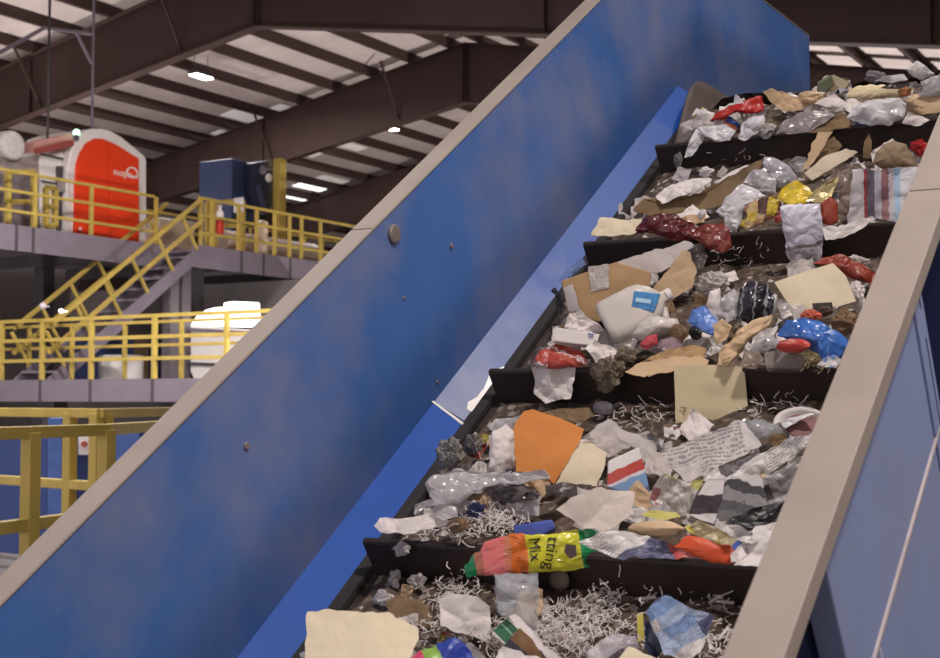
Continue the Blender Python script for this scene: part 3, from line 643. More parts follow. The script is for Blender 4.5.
ons_pl([(187, 362), (290, 366), (290, 369), (187, 365)], S5 - 0.05, 'rim', darksteel, t, 0.06)
bm = bmesh.new(); c = ons(121, 381, 1.2); c.z = EYE.z + ZL; lathe(bm, c, Zv, [(0, 0.36), (0.08, 0.43), (0.50, 0.44), (0.54, 0.42), (0.55, 0.36)], 32); tag(obj('white_tub', bm, whitepaint, base=c), 'low white round tub standing behind the lower yellow rail', 'tub')
t = thing('lit_opening', 'bright daylit opening seen beneath the stairs', 'window', ons(130, 320, 6))
ons_pl([(117, 305), (120, 297), (128, 293), (137, 294), (133, 303), (122, 308)], 6, 'pane', glow('bright_arch', (255, 253, 250), 1.6), t, 0.05)  # daylight on the hood behind, painted as glowing shapes
ons_pl([(126, 319), (132, 313), (140, 305), (150, 303), (151, 319)], 6, 'pane', MC['bright_arch'], t, 0.05)
ons_pl([(112, 290), (156, 290), (156, 325), (112, 325)], 6.1, 'frame', MC['hood_grey'], t, 0.1)
for (x, lb) in ((171, 'dark steel column under the upper platform, the nearer of the pair'), (183, 'dark steel column under the upper platform beside the white vessel')):
    s = 1.6 + (x - 171) * 0.03; w = w_at(x, s); bm = bmesh.new(); quadbox(bm, B(s - 0.12, w - 0.12, ZL), H * 0.24, V * 0.22, Zv * (ZU - 0.36 - ZL)); bar(bm, B(s, w, ZL + 0.05), B(s, w + .25, ZL + .05), .1)
    tag(obj('steel_column', bm, mat('grey_column', (100, 92, 96), 0.6)), lb, 'column')
boxB(3.6, 4.7, w_at(118, 3.6) - 1.4, w_at(118, 3.6) + 1.2, ZL, ZL + 1.0, 'low_cabinet', mat('low_blue', (52, 66, 112), 0.6)); tag(bpy.data.objects['low_cabinet'], 'dark blue low cabinet behind the round white tub', 'cabinet')
bm = bmesh.new(); P = ons(134, 345, 3.4); quadbox(bm, Vector((P.x, P.y, EYE.z + ZL)), Vector((0.32, 0, 0)), H * 0.2, Zv * 1.0); tag(obj('crate', bm, mat('crate_brown', (130, 104, 76), 0.7)), 'brown crate standing against the dark blue low cabinet', 'crate')
bm = bmesh.new(); P = ons(64, 379, -0.6); quadbox(bm, Vector((P.x - 0.05, P.y, EYE.z + ZL)), Vector((0.11, 0, 0)), H * 0.1, Zv * 0.25); tag(obj('white_canister', bm, mat('canister_white', (232, 230, 228), 0.4)), 'small white canister on the lower platform beside the stair foot', 'canister')
boxB(5.0, 5.3, -6.0, 7.5, -EYE.z, ZU - 0.4, 'wall_inner', mat('inner_grey', (112, 104, 104), 0.8, var=0.15, scale=0.8)); struct(bpy.data.objects['wall_inner'])
# ------------------------------------------------------------------ rubbish builders
def tilt_normal(P, t, roll=0.0, mode='cam'):
    d = EYE - P; d = d - N * d.dot(N); d.normalize()
    if mode == 'u': d = -U
    n = N * math.cos(math.radians(t)) + d * math.sin(math.radians(t))
    if roll:
        ax = n.cross(N.cross(n)) if t > 1 else U
        ax = (n.cross(d)).normalized().cross(n).normalized()
        n = Matrix.Rotation(math.radians(roll), 3, ax) @ n
    return n.normalized()
def crinkle(x, y, seed, f):
    d = noise.voronoi(Vector((x * f, y * f, seed)))[0]
    e = noise.voronoi(Vector((x * f * 2.4, y * f * 2.4, seed + 2)))[0]
    return (d[1] - d[0]) - 0.25 + 0.8 * noise.noise(Vector((x * f * 0.5, y * f * 0.5, seed + 5))) + 0.38 * (e[1] - e[0] - 0.25)
SEED = [1]
def outline_plane(poly, t, o, roll, mode, anchor, h):
    ax = anchor or max(poly, key=lambda p: p[1])
    P0 = on_pile(ax[0], ax[1], o) if h is None else on_belt(ax[0], ax[1], h)
    nr = tilt_normal(P0, t, roll, mode)
    return P0, nr
def sheet(name, label, cat, poly, mt, t=28, o=0.012, cr=0.012, f=14, puff=0.0, curl=0.0, roll=0.0, mode='cam', anchor=None, h=None, thick=0.0016, smooth=False, K=12, group=None, parent=None, jag=0.009, uvrot=0, hang=None):
    SEED[0] += 1; sd = SEED[0] * 1.37
    cr = cr * 1.7 if cr >= 0.012 else cr
    P0, nr = outline_plane(poly, t, o, roll, mode, anchor, h)
    pts = [on_plane(x, y, P0, nr) for x, y in poly]
    c = sum(pts, Vector()) / len(pts)
    ex = (pts[1] - pts[0]).normalized(); ey = nr.cross(ex)
    q = [((p - c).dot(ex), (p - c).dot(ey)) for p in pts]
    jag = jag * min(1, max(math.hypot(*p) for p in q) / 0.12)
    step = 0.012; out = []; n = len(q)
    for i in range(n):
        a, b = q[i], q[(i + 1) % n]; L = math.hypot(b[0] - a[0], b[1] - a[1]); k = max(1, min(18, int(L / step)))
        for j in range(k):
            s = j / k; jx = jag * noise.noise(Vector((a[0] * 30 + s * L * 40, a[1] * 30, sd))) if j else 0
            dx, dy = (b[1] - a[1]) / max(L, 1e-6), -(b[0] - a[0]) / max(L, 1e-6)
            out.append((a[0] + (b[0] - a[0]) * s + dx * jx, a[1] + (b[1] - a[1]) * s + dy * jx))
    ext = max(max(abs(x), abs(y)) for x, y in out) or 1
    x0 = min(x for x, y in out); x1 = max(x for x, y in out); y0 = min(y for x, y in out); y1 = max(y for x, y in out); span = max(x1 - x0, y1 - y0)
    bm = bmesh.new(); uvl = bm.loops.layers.uv.new('UVMap')
    def place(x, y, k, side=1):
        z = cr * crinkle(x, y, sd, f) * (0.55 + 0.45 * k) + curl * (x * x + y * y) / ext + fk * max(0.0, x * fx + y * fy - fo)
        if puff: z = z * (0.6 if k < 0.99 else 0.2) + (puff * (1 - k * k) ** 0.6 if side > 0 else -0.5 * puff * (1 - k * k) ** 0.6)
        return c + ex * x + ey * y + nr * z
    fa = random.Random(sd).uniform(0, math.tau); fo = random.Random(sd + 1).uniform(-0.3, 0.35) * ext; fk = random.Random(sd + 2).choice((-0.35, 0.3, 0.45, -0.25)) if (cr >= 0.02 and not puff and K > 9) else 0.0
    fx, fy = math.cos(fa), math.sin(fa)
    xy = {}
    def mk(side):
        ctr = bm.verts.new(place(0, 0, 0, side)); xy[ctr] = (0, 0); rings = []
        for r in range(1, K + 1):
            if r == K and side < 0: rings.append(top_rings[-1]); continue
            k = r / K; ring = []
            for x, y in out:
                w = bm.verts.new(place(x * k, y * k, k, side)); xy[w] = (x * k, y * k); ring.append(w)
            rings.append(ring)
        m = len(out)
        for i in range(m): bm.faces.new((ctr, rings[0][i], rings[0][(i + 1) % m]))
        for A, Bq in zip(rings, rings[1:]):
            for i in range(m): bm.faces.new((A[i], Bq[i], Bq[(i + 1) % m], A[(i + 1) % m]))
        return rings
    top_rings = mk(1)
    if puff: mk(-1)
    ca, sa = math.cos(math.radians(uvrot)), math.sin(math.radians(uvrot))
    for fc in bm.faces:
        for lp in fc.loops:
            x, y = xy[lp.vert]; a, b = (x - x0) / span, (y - y0) / span
            if uvrot: a, b = (a - .5) * ca - (b - .5) * sa + .5, (a - .5) * sa + (b - .5) * ca + .5
            lp[uvl].uv = (a, b)
    if not puff:
        bmesh.ops.recalc_face_normals(bm, faces=bm.faces[:])
        if bm.faces[0].normal.dot(nr) < 0: bmesh.ops.reverse_faces(bm, faces=bm.faces[:])
        me = bpy.data.meshes.new(name); bm.to_mesh(me); bm.free(); ob = link(name, me, mt, parent)
        if parent is None: centre_obj(ob, pts[poly.index(max(poly, key=lambda p: p[1]))].copy())
        else: me.transform(Matrix.Translation(-parent_origin(parent)))
        m = ob.modifiers.new('thickness', 'SOLIDIFY'); m.thickness = thick; m.offset = -1
    else:
        ob = obj(name, bm, mt, parent, base=None if parent else pts[poly.index(max(poly, key=lambda p: p[1]))].copy())
    if smooth:
        for p in ob.data.polygons: p.use_smooth = True
    if label and parent is None: tag(ob, label, cat, group)
    elif label: ob['label'] = label
    ob_frame[ob.name] = (c, ex, ey, nr)
    return ob
ob_frame = {}
def wad(name, label, cat, px, rx, ry, mt, o=0.0, cr=0.35, f=2.2, flat=0.7, smooth=False, group=None, h=None, sub=4, sharp=0.0):
    """crumpled lump; px centre, radii in px"""
    SEED[0] += 1; sd = SEED[0] * 2.11
    B0 = on_pile(px[0], px[1] + ry * 0.8, o) if h is None else on_belt(px[0], px[1] + ry * 0.8, h)
    dist = (B0 - EYE).length; m = dist / F
    a, b = rx * m, ry * m; c = B0 + N * b * 0.85
    R = Vector((1, 0, 0)); d = (c - EYE).normalized(); R = (R - d * R.x).normalized(); Up = R.cross(d); 
    bm = bmesh.new(); bmesh.ops.create_icosphere(bm, subdivisions=sub, radius=1.0)
    for w in bm.verts:
        p = w.co.copy(); q1 = p * f * 0.75 + Vector((sd, 0, sd))
        r1 = 1 - 2 * abs(noise.noise(q1)); r2 = 1 - 2 * abs(noise.noise(q1 * 2.3 + Vector((3, 7, 1))))
        k = 1 + cr * (0.55 * (r1 - 0.55) + 0.35 * (r2 - 0.5) + 0.8 * noise.noise(q1 * 0.6))
        p *= k
        w.co = c + R * (p.x * a) + Up * (p.z * b) + d * (p.y * (a + b) * 0.5 * flat)
    ob = obj(name, bm, mt, None, smooth, base=B0)
    return tag(ob, label, cat, group)
def slab(name, label, cat, poly, depth, mt, t=45, o=0.01, roll=0.0, mode='cam', anchor=None, h=None, bev=0.004, group=None, parent=None):
    """box-like thing: traced front face on a tilted plane, pushed back by its depth"""
    P0, nr = outline_plane(poly, t, o, roll, mode, anchor, h)
    bm = bmesh.new(); pts = [on_plane(x, y, P0, nr) for x, y in poly]
    uvl = bm.loops.layers.uv.new('UVMap')
    prism(bm, pts, -nr * depth)
    ex = (pts[1] - pts[0]).normalized(); ey = nr.cross(ex); sp = max((p - q).length for p in pts for q in pts)
    for fc in bm.faces:
        for lp in fc.loops: d = lp.vert.co - pts[0]; lp[uvl].uv = (d.dot(ex) / sp + .0, abs(d.dot(ey)) / sp)
    ob = obj(name, bm, mt, parent, base=None if parent else pts[poly.index(max(poly, key=lambda p: p[1]))].copy())
    bevel(ob, bev); ob_frame[ob.name] = (sum(pts, Vector()) / len(pts), ex, ey, nr)
    if label and parent is None: tag(ob, label, cat, group)
    return ob
def ribbons(name, label, cat, spots, mt, L=(0.012, 0.045), wd=0.0022, rise=0.012):
    """spots: list of (px, py, spread_x_px, spread_y_px, count)"""
    bm = bmesh.new()
    for (x, y, sx, sy, k) in spots:
        for _ in range(k):
            px, py = random.gauss(x, sx), random.gauss(y, sy)
            P = on_pile(px, py, 0.004 + abs(random.gauss(0, rise)))
            q = uvn(P)
            if q[1] < VL + 0.02 or q[1] > VR - 0.02: continue
            a = random.uniform(0, math.tau); d = (U * math.cos(a) + V * math.sin(a) + N * random.gauss(0, 0.25)).normalized()
            l = random.uniform(*L); bend = random.gauss(0, 2.2); side = d.cross(N + U * random.gauss(0, .4)).normalized(); n2 = side.cross(d)
            prev = None; p = P.copy(); segs = 5
            for i in range(segs + 1):
                A = bm.verts.new(p - side * wd / 2); Bv = bm.verts.new(p + side * wd / 2)
                if prev: bm.faces.new((prev[0], prev[1], Bv, A))
                prev = (A, Bv)
                d = (Matrix.Rotation(bend / segs, 3, n2) @ Matrix.Rotation(random.gauss(0, 0.25), 3, side) @ d); side = (side - d * side.dot(d)).normalized(); p = p + d * l / segs
    me = bpy.data.meshes.new(name); bm.to_mesh(me); bm.free(); o = link(name, me, mt)
    centre_obj(o, on_pile(spots[0][0], spots[0][1]))
    m = o.modifiers.new('t', 'SOLIDIFY'); m.thickness = 0.0008
    return tag(o, label, cat, kind='stuff')
# ------------------------------------------------------------------ rubbish materials
pw = mat('paper_white', (226, 216, 212), 0.7, var=0.05, scale=8, wrinkle=0.70)
pg = mat('paper_grey', (186, 176, 172), 0.7, var=0.08, scale=8, wrinkle=0.70)
pc = mat('paper_cream', (230, 214, 184), 0.7, var=0.04, scale=6, wrinkle=0.35)
pmanila = mat('manila_card', (224, 206, 168), 0.65, var=0.04, scale=5, wrinkle=0.35)
pbeige = mat('card_beige', (206, 190, 166), 0.7, var=0.06, scale=6, wrinkle=0.35)
kraft = mat('kraft_card', (176, 142, 102), 0.75, var=0.10, scale=7, wrinkle=0.70)
kraftd = mat('kraft_dull', (126, 102, 74), 0.8, var=0.2, scale=9, wrinkle=0.70)
kraftl = mat('kraft_pale', (204, 174, 138), 0.75, var=0.08, scale=7, wrinkle=0.70)
orange = mat('orange_card', (226, 142, 70), 0.65, var=0.05, scale=6, wrinkle=0.35)
film = mat('grey_film', (196, 190, 192), 0.22, var=0.15, scale=10, alpha=0.72, spec=0.7, wrinkle=0.70)
filmw = mat('white_film', (226, 222, 224), 0.25, var=0.08, scale=10, alpha=0.85, spec=0.7, wrinkle=0.70)
clear = mat('clear_plastic', (206, 206, 210), 0.12, var=0.1, scale=10, alpha=0.45, spec=0.9, wrinkle=0.70)
filmblue = mat('blue_film', (110, 140, 200), 0.2, alpha=0.55, spec=0.8, wrinkle=0.70)
greywad = mat('grey_green_scrunch', (138, 132, 122), 0.5, var=0.35, scale=22, wrinkle=0.70)
darkwad = mat('dark_foil', (92, 84, 82), 0.35, var=0.5, scale=20, metal=0.2, wrinkle=0.70)
brownwad = mat('brown_scrunch', (128, 100, 74), 0.8, var=0.3, scale=18, wrinkle=0.70)
maroon = mat('maroon_plastic', (96, 36, 40), 0.25, var=0.3, scale=9, wrinkle=0.70)
redm = mat('red_plastic', (176, 40, 36), 0.35, var=0.2, scale=9, wrinkle=0.70)
redbrown = mat('rust_red_plastic', (150, 62, 44), 0.4, var=0.2, scale=9, wrinkle=0.70)
orangered = mat('orange_red_card', (216, 84, 44), 0.5, var=0.1, scale=9, wrinkle=0.70)
navy = mat('navy_plastic', (44, 52, 84), 0.35, var=0.2, scale=9, wrinkle=0.70)
bluem = mat('bright_blue_plastic', (46, 92, 190), 0.3, var=0.15, scale=7, wrinkle=0.70)
tubwhite = mat('tub_white_plastic', (208, 199, 190), 0.3, var=0.03, scale=6, wrinkle=0.35)
blackp = mat('black_print', (36, 32, 34), 0.4, var=0.3, scale=14, wrinkle=0.35)
tanp = mat('tan_wrapper', (178, 140, 92), 0.4, var=0.25, scale=12, wrinkle=0.70)
yellowp = mat('yellow_wrapper', (214, 186, 66), 0.3, var=0.2, scale=12, wrinkle=0.70)
pinkp = mat('pink_plastic', (214, 84, 120), 0.35, wrinkle=0.70)
W_ = (228, 220, 216); G_ = (150, 146, 148); K_ = (44, 40, 44)
def news(seed=None): return printed([(6, W_), (1.2, (196, 190, 188)), (1, (120, 112, 114)), (.5, (60, 54, 58))], 3, 4, 26, text=0.7, seed=seed)
def colour_ad(cols, seed=None, sx=3, sy=4, tx=0.5): return printed([(4, W_)] + [(1.2, c) for c in cols], sx, sy, 24, text=tx, seed=seed)
# ------------------------------------------------------------------ loose litter bed
def litter_mat():
    m, nt, b = newmat('litter'); L = nt.links
    tc = nd(nt, 'ShaderNodeTexCoord')
    vo = nd(nt, 'ShaderNodeTexVoronoi'); vo.inputs['Scale'].default_value = 55; L.new(tc.outputs['Object'], vo.inputs['Vector'])
    sp = nd(nt, 'ShaderNodeSeparateColor'); L.new(vo.outputs['Color'], sp.inputs[0])
    rp = nd(nt, 'ShaderNodeValToRGB'); cr = rp.color_ramp; cr.interpolation = 'CONSTANT'
    for i, (p, c) in enumerate([(0, (84, 70, 60)), (0.45, (100, 84, 70)), (0.7, (70, 60, 52)), (0.82, (122, 106, 92)), (0.92, (150, 138, 128)), (0.97, (190, 180, 172))]):
        e = cr.elements[i] if i < 2 else cr.elements.new(p); e.position = p; e.color = lin(c)
    L.new(sp.outputs[0], rp.inputs['Fac']); L.new(rp.outputs['Color'], b.inputs['Base Color']); b.inputs['Roughness'].default_value = 0.85
    bp = nd(nt, 'ShaderNodeBump'); bp.inputs['Strength'].default_value = 0.6; bp.inputs['Distance'].default_value = 0.01; L.new(sp.outputs[1], bp.inputs['Height']); L.new(bp.outputs['Normal'], b.inputs['Normal'])
    return m
lm = litter_mat()
for i, uc in enumerate(CLEATS):
    u1 = (CLEATS[i + 1] if i + 1 < len(CLEATS) else UB + 0.02); nu, nv = 40, 60
    bm = bmesh.new(); G = []
    for a in range(nu + 1):
        u = uc + 0.034 + (u1 - 0.004 - uc - 0.034) * a / nu; row = []
        for c in range(nv + 1):
            v = VL + 0.06 + (VR - 0.04 - VL - 0.06) * c / nv
            e = min(1.0, min(c, nv - c) / 5)
            bare_ = 0.5 + 0.5 * noise.noise(Vector((u * 3, v * 3, 3)))
            hh = hp(min(u, u1 - 0.01)) * (0.62 + 0.25 * bare_) * (0.25 + 0.75 * e) + 0.018 * noise.noise(Vector((u * 22, v * 22, 1))) + 0.008 * noise.noise(Vector((u * 60, v * 60, 7)))
            row.append(bm.verts.new(Q(u, v, NB + max(0.002, hh))))
        G.append(row)
    for a in range(nu):
        for c in range(nv): bm.faces.new((G[a][c], G[a + 1][c], G[a + 1][c + 1], G[a][c + 1]))
    # close underneath
    bm.faces.new([bm.verts.new(Q(u, v, NB + 0.001)) for u, v in ((uc + 0.034, VL + 0.06), (u1 - 0.004, VL + 0.06), (u1 - 0.004, VR - 0.04), (uc + 0.034, VR - 0.04))])
    o = obj('litter', bm, lm, base=Q(uc + 0.3, -1.5, NB)); tag(o, ['fine brown litter on the belt %s' % w for w in ('hidden low on the slope', 'just below the picture', 'below the nearest cleat in view', 'between the two nearest cleats', 'between the middle cleats', 'between the two uppermost cleats', 'above the topmost cleat')][i], 'litter', kind='stuff')
# level heap beyond the bend
bm = bmesh.new(); G = []
K1 = Q(UB, VL + 0.06, NB); wv = VR - VL - 0.1
for a in range(21):
    row = []
    for c in range(41):
        p = K1 + H * (0.0 + 1.9 * a / 20) + V * (wv * c / 40); e = min(1, min(c, 40 - c) / 4, (20 - a) / 3)
        row.append(bm.verts.new(p + Zv * (0.10 * e + 0.03 + 0.03 * noise.noise(p * 9))))
    G.append(row)
for a in range(20):
    for c in range(40): bm.faces.new((G[a][c], G[a + 1][c], G[a + 1][c + 1], G[a][c + 1]))
o = obj('litter', bm, lm, base=K1 + H * 1 + V * wv / 2); tag(o, 'fine brown litter heaped on the level belt past the bend', 'litter', kind='stuff')
# ------------------------------------------------------------------ lowest step (below the nearest cleat in view)
S = sheet; PR = 'paper'
S('manila_folder', 'cream manila folder lying flat against the skirt at the foot of the view', 'folder', [(307, 611), (388, 611), (418, 628), (416, 642), (409, 660), (404, 690), (306, 690)], pc, t=22, o=0.06, cr=0.01, f=7, thick=0.003)
S('plastic_wrapper', 'pink, green and blue striped plastic wrapper beside the cream folder', 'wrapper', [(398, 664), (437, 643), (455, 637), (466, 645), (478, 661), (470, 690), (400, 690)], bands('striped_wrapper', [(0, (206, 70, 104)), (0.42, (206, 78, 110)), (0.43, (140, 180, 80)), (0.62, (140, 180, 80)), (0.63, (50, 70, 160))], 0.03), t=34, o=0.085, cr=0.02, puff=0.02)
S('paper_sheet', 'plain white paper sheet bent over the shredded strips', 'paper', [(438, 598), (452, 594), (478, 597), (489, 604), (490, 640), (468, 634), (441, 626)], pw, t=40, o=0.02, cr=0.02, f=7)
S('plastic_bag', 'clear plastic bag with faded red print hanging below the potting mix bag', 'bag', [(494, 574), (538, 573), (539, 600), (537, 632), (515, 625), (498, 612)], clear, t=55, o=0.01, cr=0.03, puff=0.02, h=0.09, smooth=False)
S('paper_slip', 'red printed slip inside the clear plastic bag below the cleat', 'paper', [(500, 577), (531, 577), (530, 590), (502, 591)], colour_ad([(160, 60, 50), (120, 60, 60)]), t=55, o=0.01, h=0.10, cr=0.006)
S('photo_card', 'picture card with a green triangle and white border at the bottom edge', 'card', [(492, 633), (508, 617), (519, 628), (504, 644)], bands('green_card', [(0, (232, 228, 222)), (0.1, (62, 116, 84)), (0.55, (150, 190, 160)), (0.62, (60, 100, 76)), (0.92, (232, 228, 222))], 0.02), t=40, o=0.05, cr=0.003)
S('photo_card', 'brown picture card with white border beside the green triangle card', 'card', [(505, 645), (520, 628), (533, 640), (546, 660), (530, 676), (514, 660)], bands('brown_card', [(0, (60, 56, 70)), (0.35, (120, 86, 56)), (0.8, (140, 106, 70)), (0.95, (232, 228, 222))], 0.05), t=38, o=0.05, cr=0.003)
S('paper_strip', 'long white paper strip slanting down past the picture cards', 'paper', [(509, 616), (515, 614), (552, 652), (575, 668), (560, 670), (537, 648)], pw, t=34, o=0.05, cr=0.006)
S('paper_sheet', 'folded white paper sheet at the bottom edge under the picture cards', 'paper', [(490, 662), (503, 645), (530, 655), (562, 664), (560, 690), (488, 690)], pw, t=28, o=0.05, cr=0.02)
S('flyer', 'pale blue printed flyer standing on the brown litter below the cleat', 'flyer', [(646, 612), (656, 599), (665, 595), (690, 608), (715, 615), (708, 634), (700, 652), (686, 662), (664, 655)], printed([(4, (176, 190, 216)), (2, (140, 166, 212)), (1, (96, 100, 132)), (1.5, W_)], 2, 5, 20, text=.6), t=48, o=0.02, cr=0.014, f=9, uvrot=20)
S('leaflet', 'dark navy leaflet tucked behind the pale blue flyer', 'leaflet', [(645, 620), (652, 623), (663, 650), (654, 662), (645, 648)], navy, t=50, o=0.015, cr=0.01)
S('magazine', 'grey crumpled magazine lying in the white shreds at the bottom', 'magazine', [(585, 655), (601, 641), (618, 634), (636, 636), (638, 650), (612, 668), (590, 672)], printed([(3, (190, 182, 186)), (2, (150, 140, 148)), (1, (190, 110, 110)), (1, (110, 100, 110))], 2, 3, 18), t=30, o=0.03, cr=0.02, puff=0.012)
S('index_card', 'small cream card at the bottom edge beside the grey magazine', 'card', [(613, 664), (628, 646), (656, 658), (648, 680), (614, 684)], pc, t=30, o=0.03, cr=0.005, thick=0.002)
S('yellow_slip', 'thin yellow slip beside the navy leaflet', 'paper', [(637, 616), (643, 613), (644, 640), (638, 642)], mat('yellow_slip', (206, 190, 90), 0.6), t=45, o=0.02, cr=0.008)
S('card_scrap', 'flat brown card scrap lying at the skirt end of the lowest step', 'cardboard', [(384, 601), (396, 592), (420, 598), (430, 609), (424, 622), (404, 621), (390, 612)], kraftd, t=8, o=0.02, cr=0.012)
wad('paper_wad', 'ragged grey paper scrap below the cleat end by the skirt', 'paper', (397, 577), 7, 10, pg, cr=0.8, f=3)
wad('paper_wad', 'ragged pale paper scrap leaning on the belt edge above the cream folder', 'paper', (385, 597), 12, 8, pw, cr=0.8, f=3)
wad('paper_wad', 'small white paper scrap hanging over the cleat end near the skirt', 'paper', (404, 548), 10, 8, pg, cr=0.8, f=3, h=0.1)
wad('paper_wad', 'loose nest of white paper strips in the shade below the cleat', 'paper', (420, 580), 10, 10, pg, cr=0.7, f=3)
P = on_belt(561, 579, 0.055); bm = bmesh.new(); nn = (-U * 0.8 + N * 0.6).normalized(); lathe(bm, P, nn, [(0, 0.026), (0.004, 0.028), (0.012, 0.028), (0.014, 0.025), (0.010, 0.022)], 24)
tag(obj('jar_lid', bm, mat('dull_lid', (98, 84, 72), 0.5), base=P - N * 0.02), 'dull brown round jar lid leaning on the cleat face', 'lid')
for (a, b, lb) in (((702, 589), (722, 598), 'thin white paper stick on the belt pointing at the flange, upper of the crossed two'), ((709, 603), (728, 592), 'thin white paper stick on the belt, lower of the crossed two'), ((716, 601), (734, 603), 'short white paper stick below the crossed two'), ((707, 632), (711, 650), 'short white paper stick standing beside the pale blue flyer'), ((718, 640), (729, 627), 'white paper stick next to the flange edge low in view'), ((638, 599), (656, 597), 'curved white paper stick just above the pale blue flyer')):
    p, q = on_belt(*a, 0.03), on_belt(*b, 0.03); bm = bmesh.new(); bar(bm, p, q, 0.007, 0.003, up=N); tag(obj('paper_stick', bm, pw), lb, 'paper stick')
ribbons('shredded_paper', 'white shredded paper strips heaped across the lowest step', 'shredded paper', [(560, 630, 34, 14, 420), (500, 625, 30, 16, 160), (445, 620, 14, 18, 110), (456, 590, 10, 7, 90), (604, 600, 9, 9, 90), (650, 640, 40, 16, 90), (690, 600, 30, 8, 30), (540, 640, 30, 10, 160), (580, 612, 24, 9, 110), (722, 640, 8, 14, 30)], pw)
# ------------------------------------------------------------------ step between the two nearest cleats
potm = bands('potting_bag_print', [(0, (24, 120, 74)), (0.08, (170, 104, 84)), (0.14, (214, 112, 112)), (0.30, (196, 120, 90)), (0.34, (216, 110, 44)), (0.44, (220, 120, 50)), (0.455, (214, 208, 60)), (0.80, (218, 210, 70)), (0.84, (40, 140, 88)), (0.97, (30, 120, 74))], 0.035, rough=0.28, nscale=4)
bag = S('potting_mix_bag', 'yellow and green potting mix bag draped over the nearest cleat', 'bag', [(467, 578), (490, 575), (518, 575), (545, 572), (570, 571), (590, 567), (598, 556), (601, 531), (588, 528), (570, 531), (552, 534), (532, 535), (512, 533), (490, 540), (474, 553), (464, 566)], potm, t=62, cr=0.026, f=10, puff=0.016, anchor=(540, 556), h=0.15, K=12)
c_, ex_, ey_, nr_ = ob_frame[bag.name]
from mathutils.bvhtree import BVHTree
def letter_on(ob, txt, px0, px1, size, mt, lift=0.004):
    """flat lettering laid on the surface of ob, baseline from px0 to px1 in the bag's own plane"""
    c, ex, ey, nr = ob_frame[ob.name]; me = text_mesh(txt, 1.0)
    a = on_plane(*px0, c, nr); b = on_plane(*px1, c, nr); d = b - a; L = d.length; d.normalize(); up = nr.cross(d)
    wid = max(v.co.x for v in me.vertices)
    bm = bmesh.new(); bm.from_mesh(me); bmesh.ops.triangulate(bm, faces=bm.faces[:]); bmesh.ops.subdivide_edges(bm, edges=[e for e in bm.edges if e.calc_length() > 0.15], cuts=2, use_grid_fill=False)
    bm2 = bmesh.new(); bm2.from_mesh(ob.data); bm2.transform(Matrix.Translation(ob.location)); tree = BVHTree.FromBMesh(bm2)
    for v in bm.verts:
        p = a + d * (v.co.x / wid * L) + up * (v.co.y * size)
        hit = tree.ray_cast(p + nr * 0.2, -nr)
        v.co = (hit[0] if hit[0] else p) + nr * lift
    bm2.free(); me2 = bpy.data.meshes.new('lettering'); bm.to_mesh(me2); bm.free(); bpy.data.meshes.remove(me)
    o = link('lettering', me2, mt, ob); me2.transform(Matrix.Translation(-ob.location)); return o
ink = mat('ink_black', (34, 30, 26), 0.4)
letter_on(bag, 'tting', (548, 535), (543, 568), 0.042, ink)
letter_on(bag, 'Mix', (528, 537), (530, 560), 0.042, ink)
sp_ = S('bag_spot', None, None, [(566, 544), (576, 545), (577, 556), (570, 559), (564, 552)], mat('dark_fruit', (80, 60, 62), 0.4), t=62, anchor=(540, 556), h=0.18, cr=0.004, parent=bag)
S('leaflet', 'white advertising leaflet with grey photo and red words beside the potting mix bag', 'leaflet', [(578, 542), (600, 531), (632, 532), (668, 543), (705, 560), (660, 559), (618, 558), (596, 550)], colour_ad([(120, 120, 150), (90, 90, 112), (190, 90, 90)], sx=4, sy=3), t=45, cr=0.012, h=0.15, anchor=(640, 557))
S('card_carton', 'flattened orange red carton lying at the cleat beside the flange', 'carton', [(674, 547), (688, 535), (712, 541), (738, 549), (733, 564), (712, 563), (700, 558)], orangered, t=45, cr=0.008, h=0.15, anchor=(715, 562), puff=0.01)
S('paper_sheet', 'white paper scrap against the tan flange at the nearest cleat', 'paper', [(734, 566), (744, 541), (755, 526), (776, 522), (776, 545), (762, 568)], pw, t=45, cr=0.014, h=0.15, anchor=(750, 565))
S('paper_scrap', 'small blue and red printed scrap between orange red carton and white scrap', 'paper', [(730, 548), (738, 540), (746, 545), (738, 562), (731, 562)], colour_ad([(80, 110, 190), (200, 90, 70)], sx=2, sy=2, tx=.2), t=45, cr=0.008, h=0.16, anchor=(735, 561))
o = wad('paper_roll', 'flattened roll of tan kraft paper above the orange red carton', 'paper', (658, 528), 33, 10, kraftl, cr=0.18, f=1.2, o=0.03)
S('yellow_slip', 'yellow green paper strip along the top of the tan paper roll', 'paper', [(641, 515), (652, 510), (676, 512), (681, 517), (660, 520)], mat('lime_paper', (206, 198, 110), 0.6, var=0.2), t=40, o=0.07, cr=0.01)
S('paper_sheet', 'large greyish torn paper sheet in front of the red and blue carton', 'paper', [(557, 512), (572, 500), (597, 489), (612, 491), (635, 492), (630, 514), (612, 528), (582, 527)], mat('paper_stone', (220, 206, 194), 0.7, var=0.06), t=40, o=0.05, cr=0.012, f=6)
S('envelope', 'bright orange card envelope propped up between the cleats', 'envelope', [(513.5, 428), (516, 422), (524, 411), (533, 409), (539, 411.5), (560, 418), (584, 429), (580, 441), (566, 464), (554, 484), (542, 473), (516, 471)], orange, t=52, o=0.03, cr=0.006, f=6, curl=-0.02, thick=0.002, jag=0.001)
S('paper_sheet', 'cream paper sheet tucked behind the orange envelope', 'paper', [(554, 487), (566, 466), (580, 442), (592, 443), (607, 452), (605, 464), (597, 486), (580, 490)], pc, t=48, o=0.03, cr=0.008, f=6)
S('card_flap', 'tan card flap behind the top corner of the orange envelope', 'cardboard', [(540, 410), (560, 407), (588, 406), (594, 414), (580, 422), (566, 420)], kraftd, t=30, o=0.05, cr=0.012)
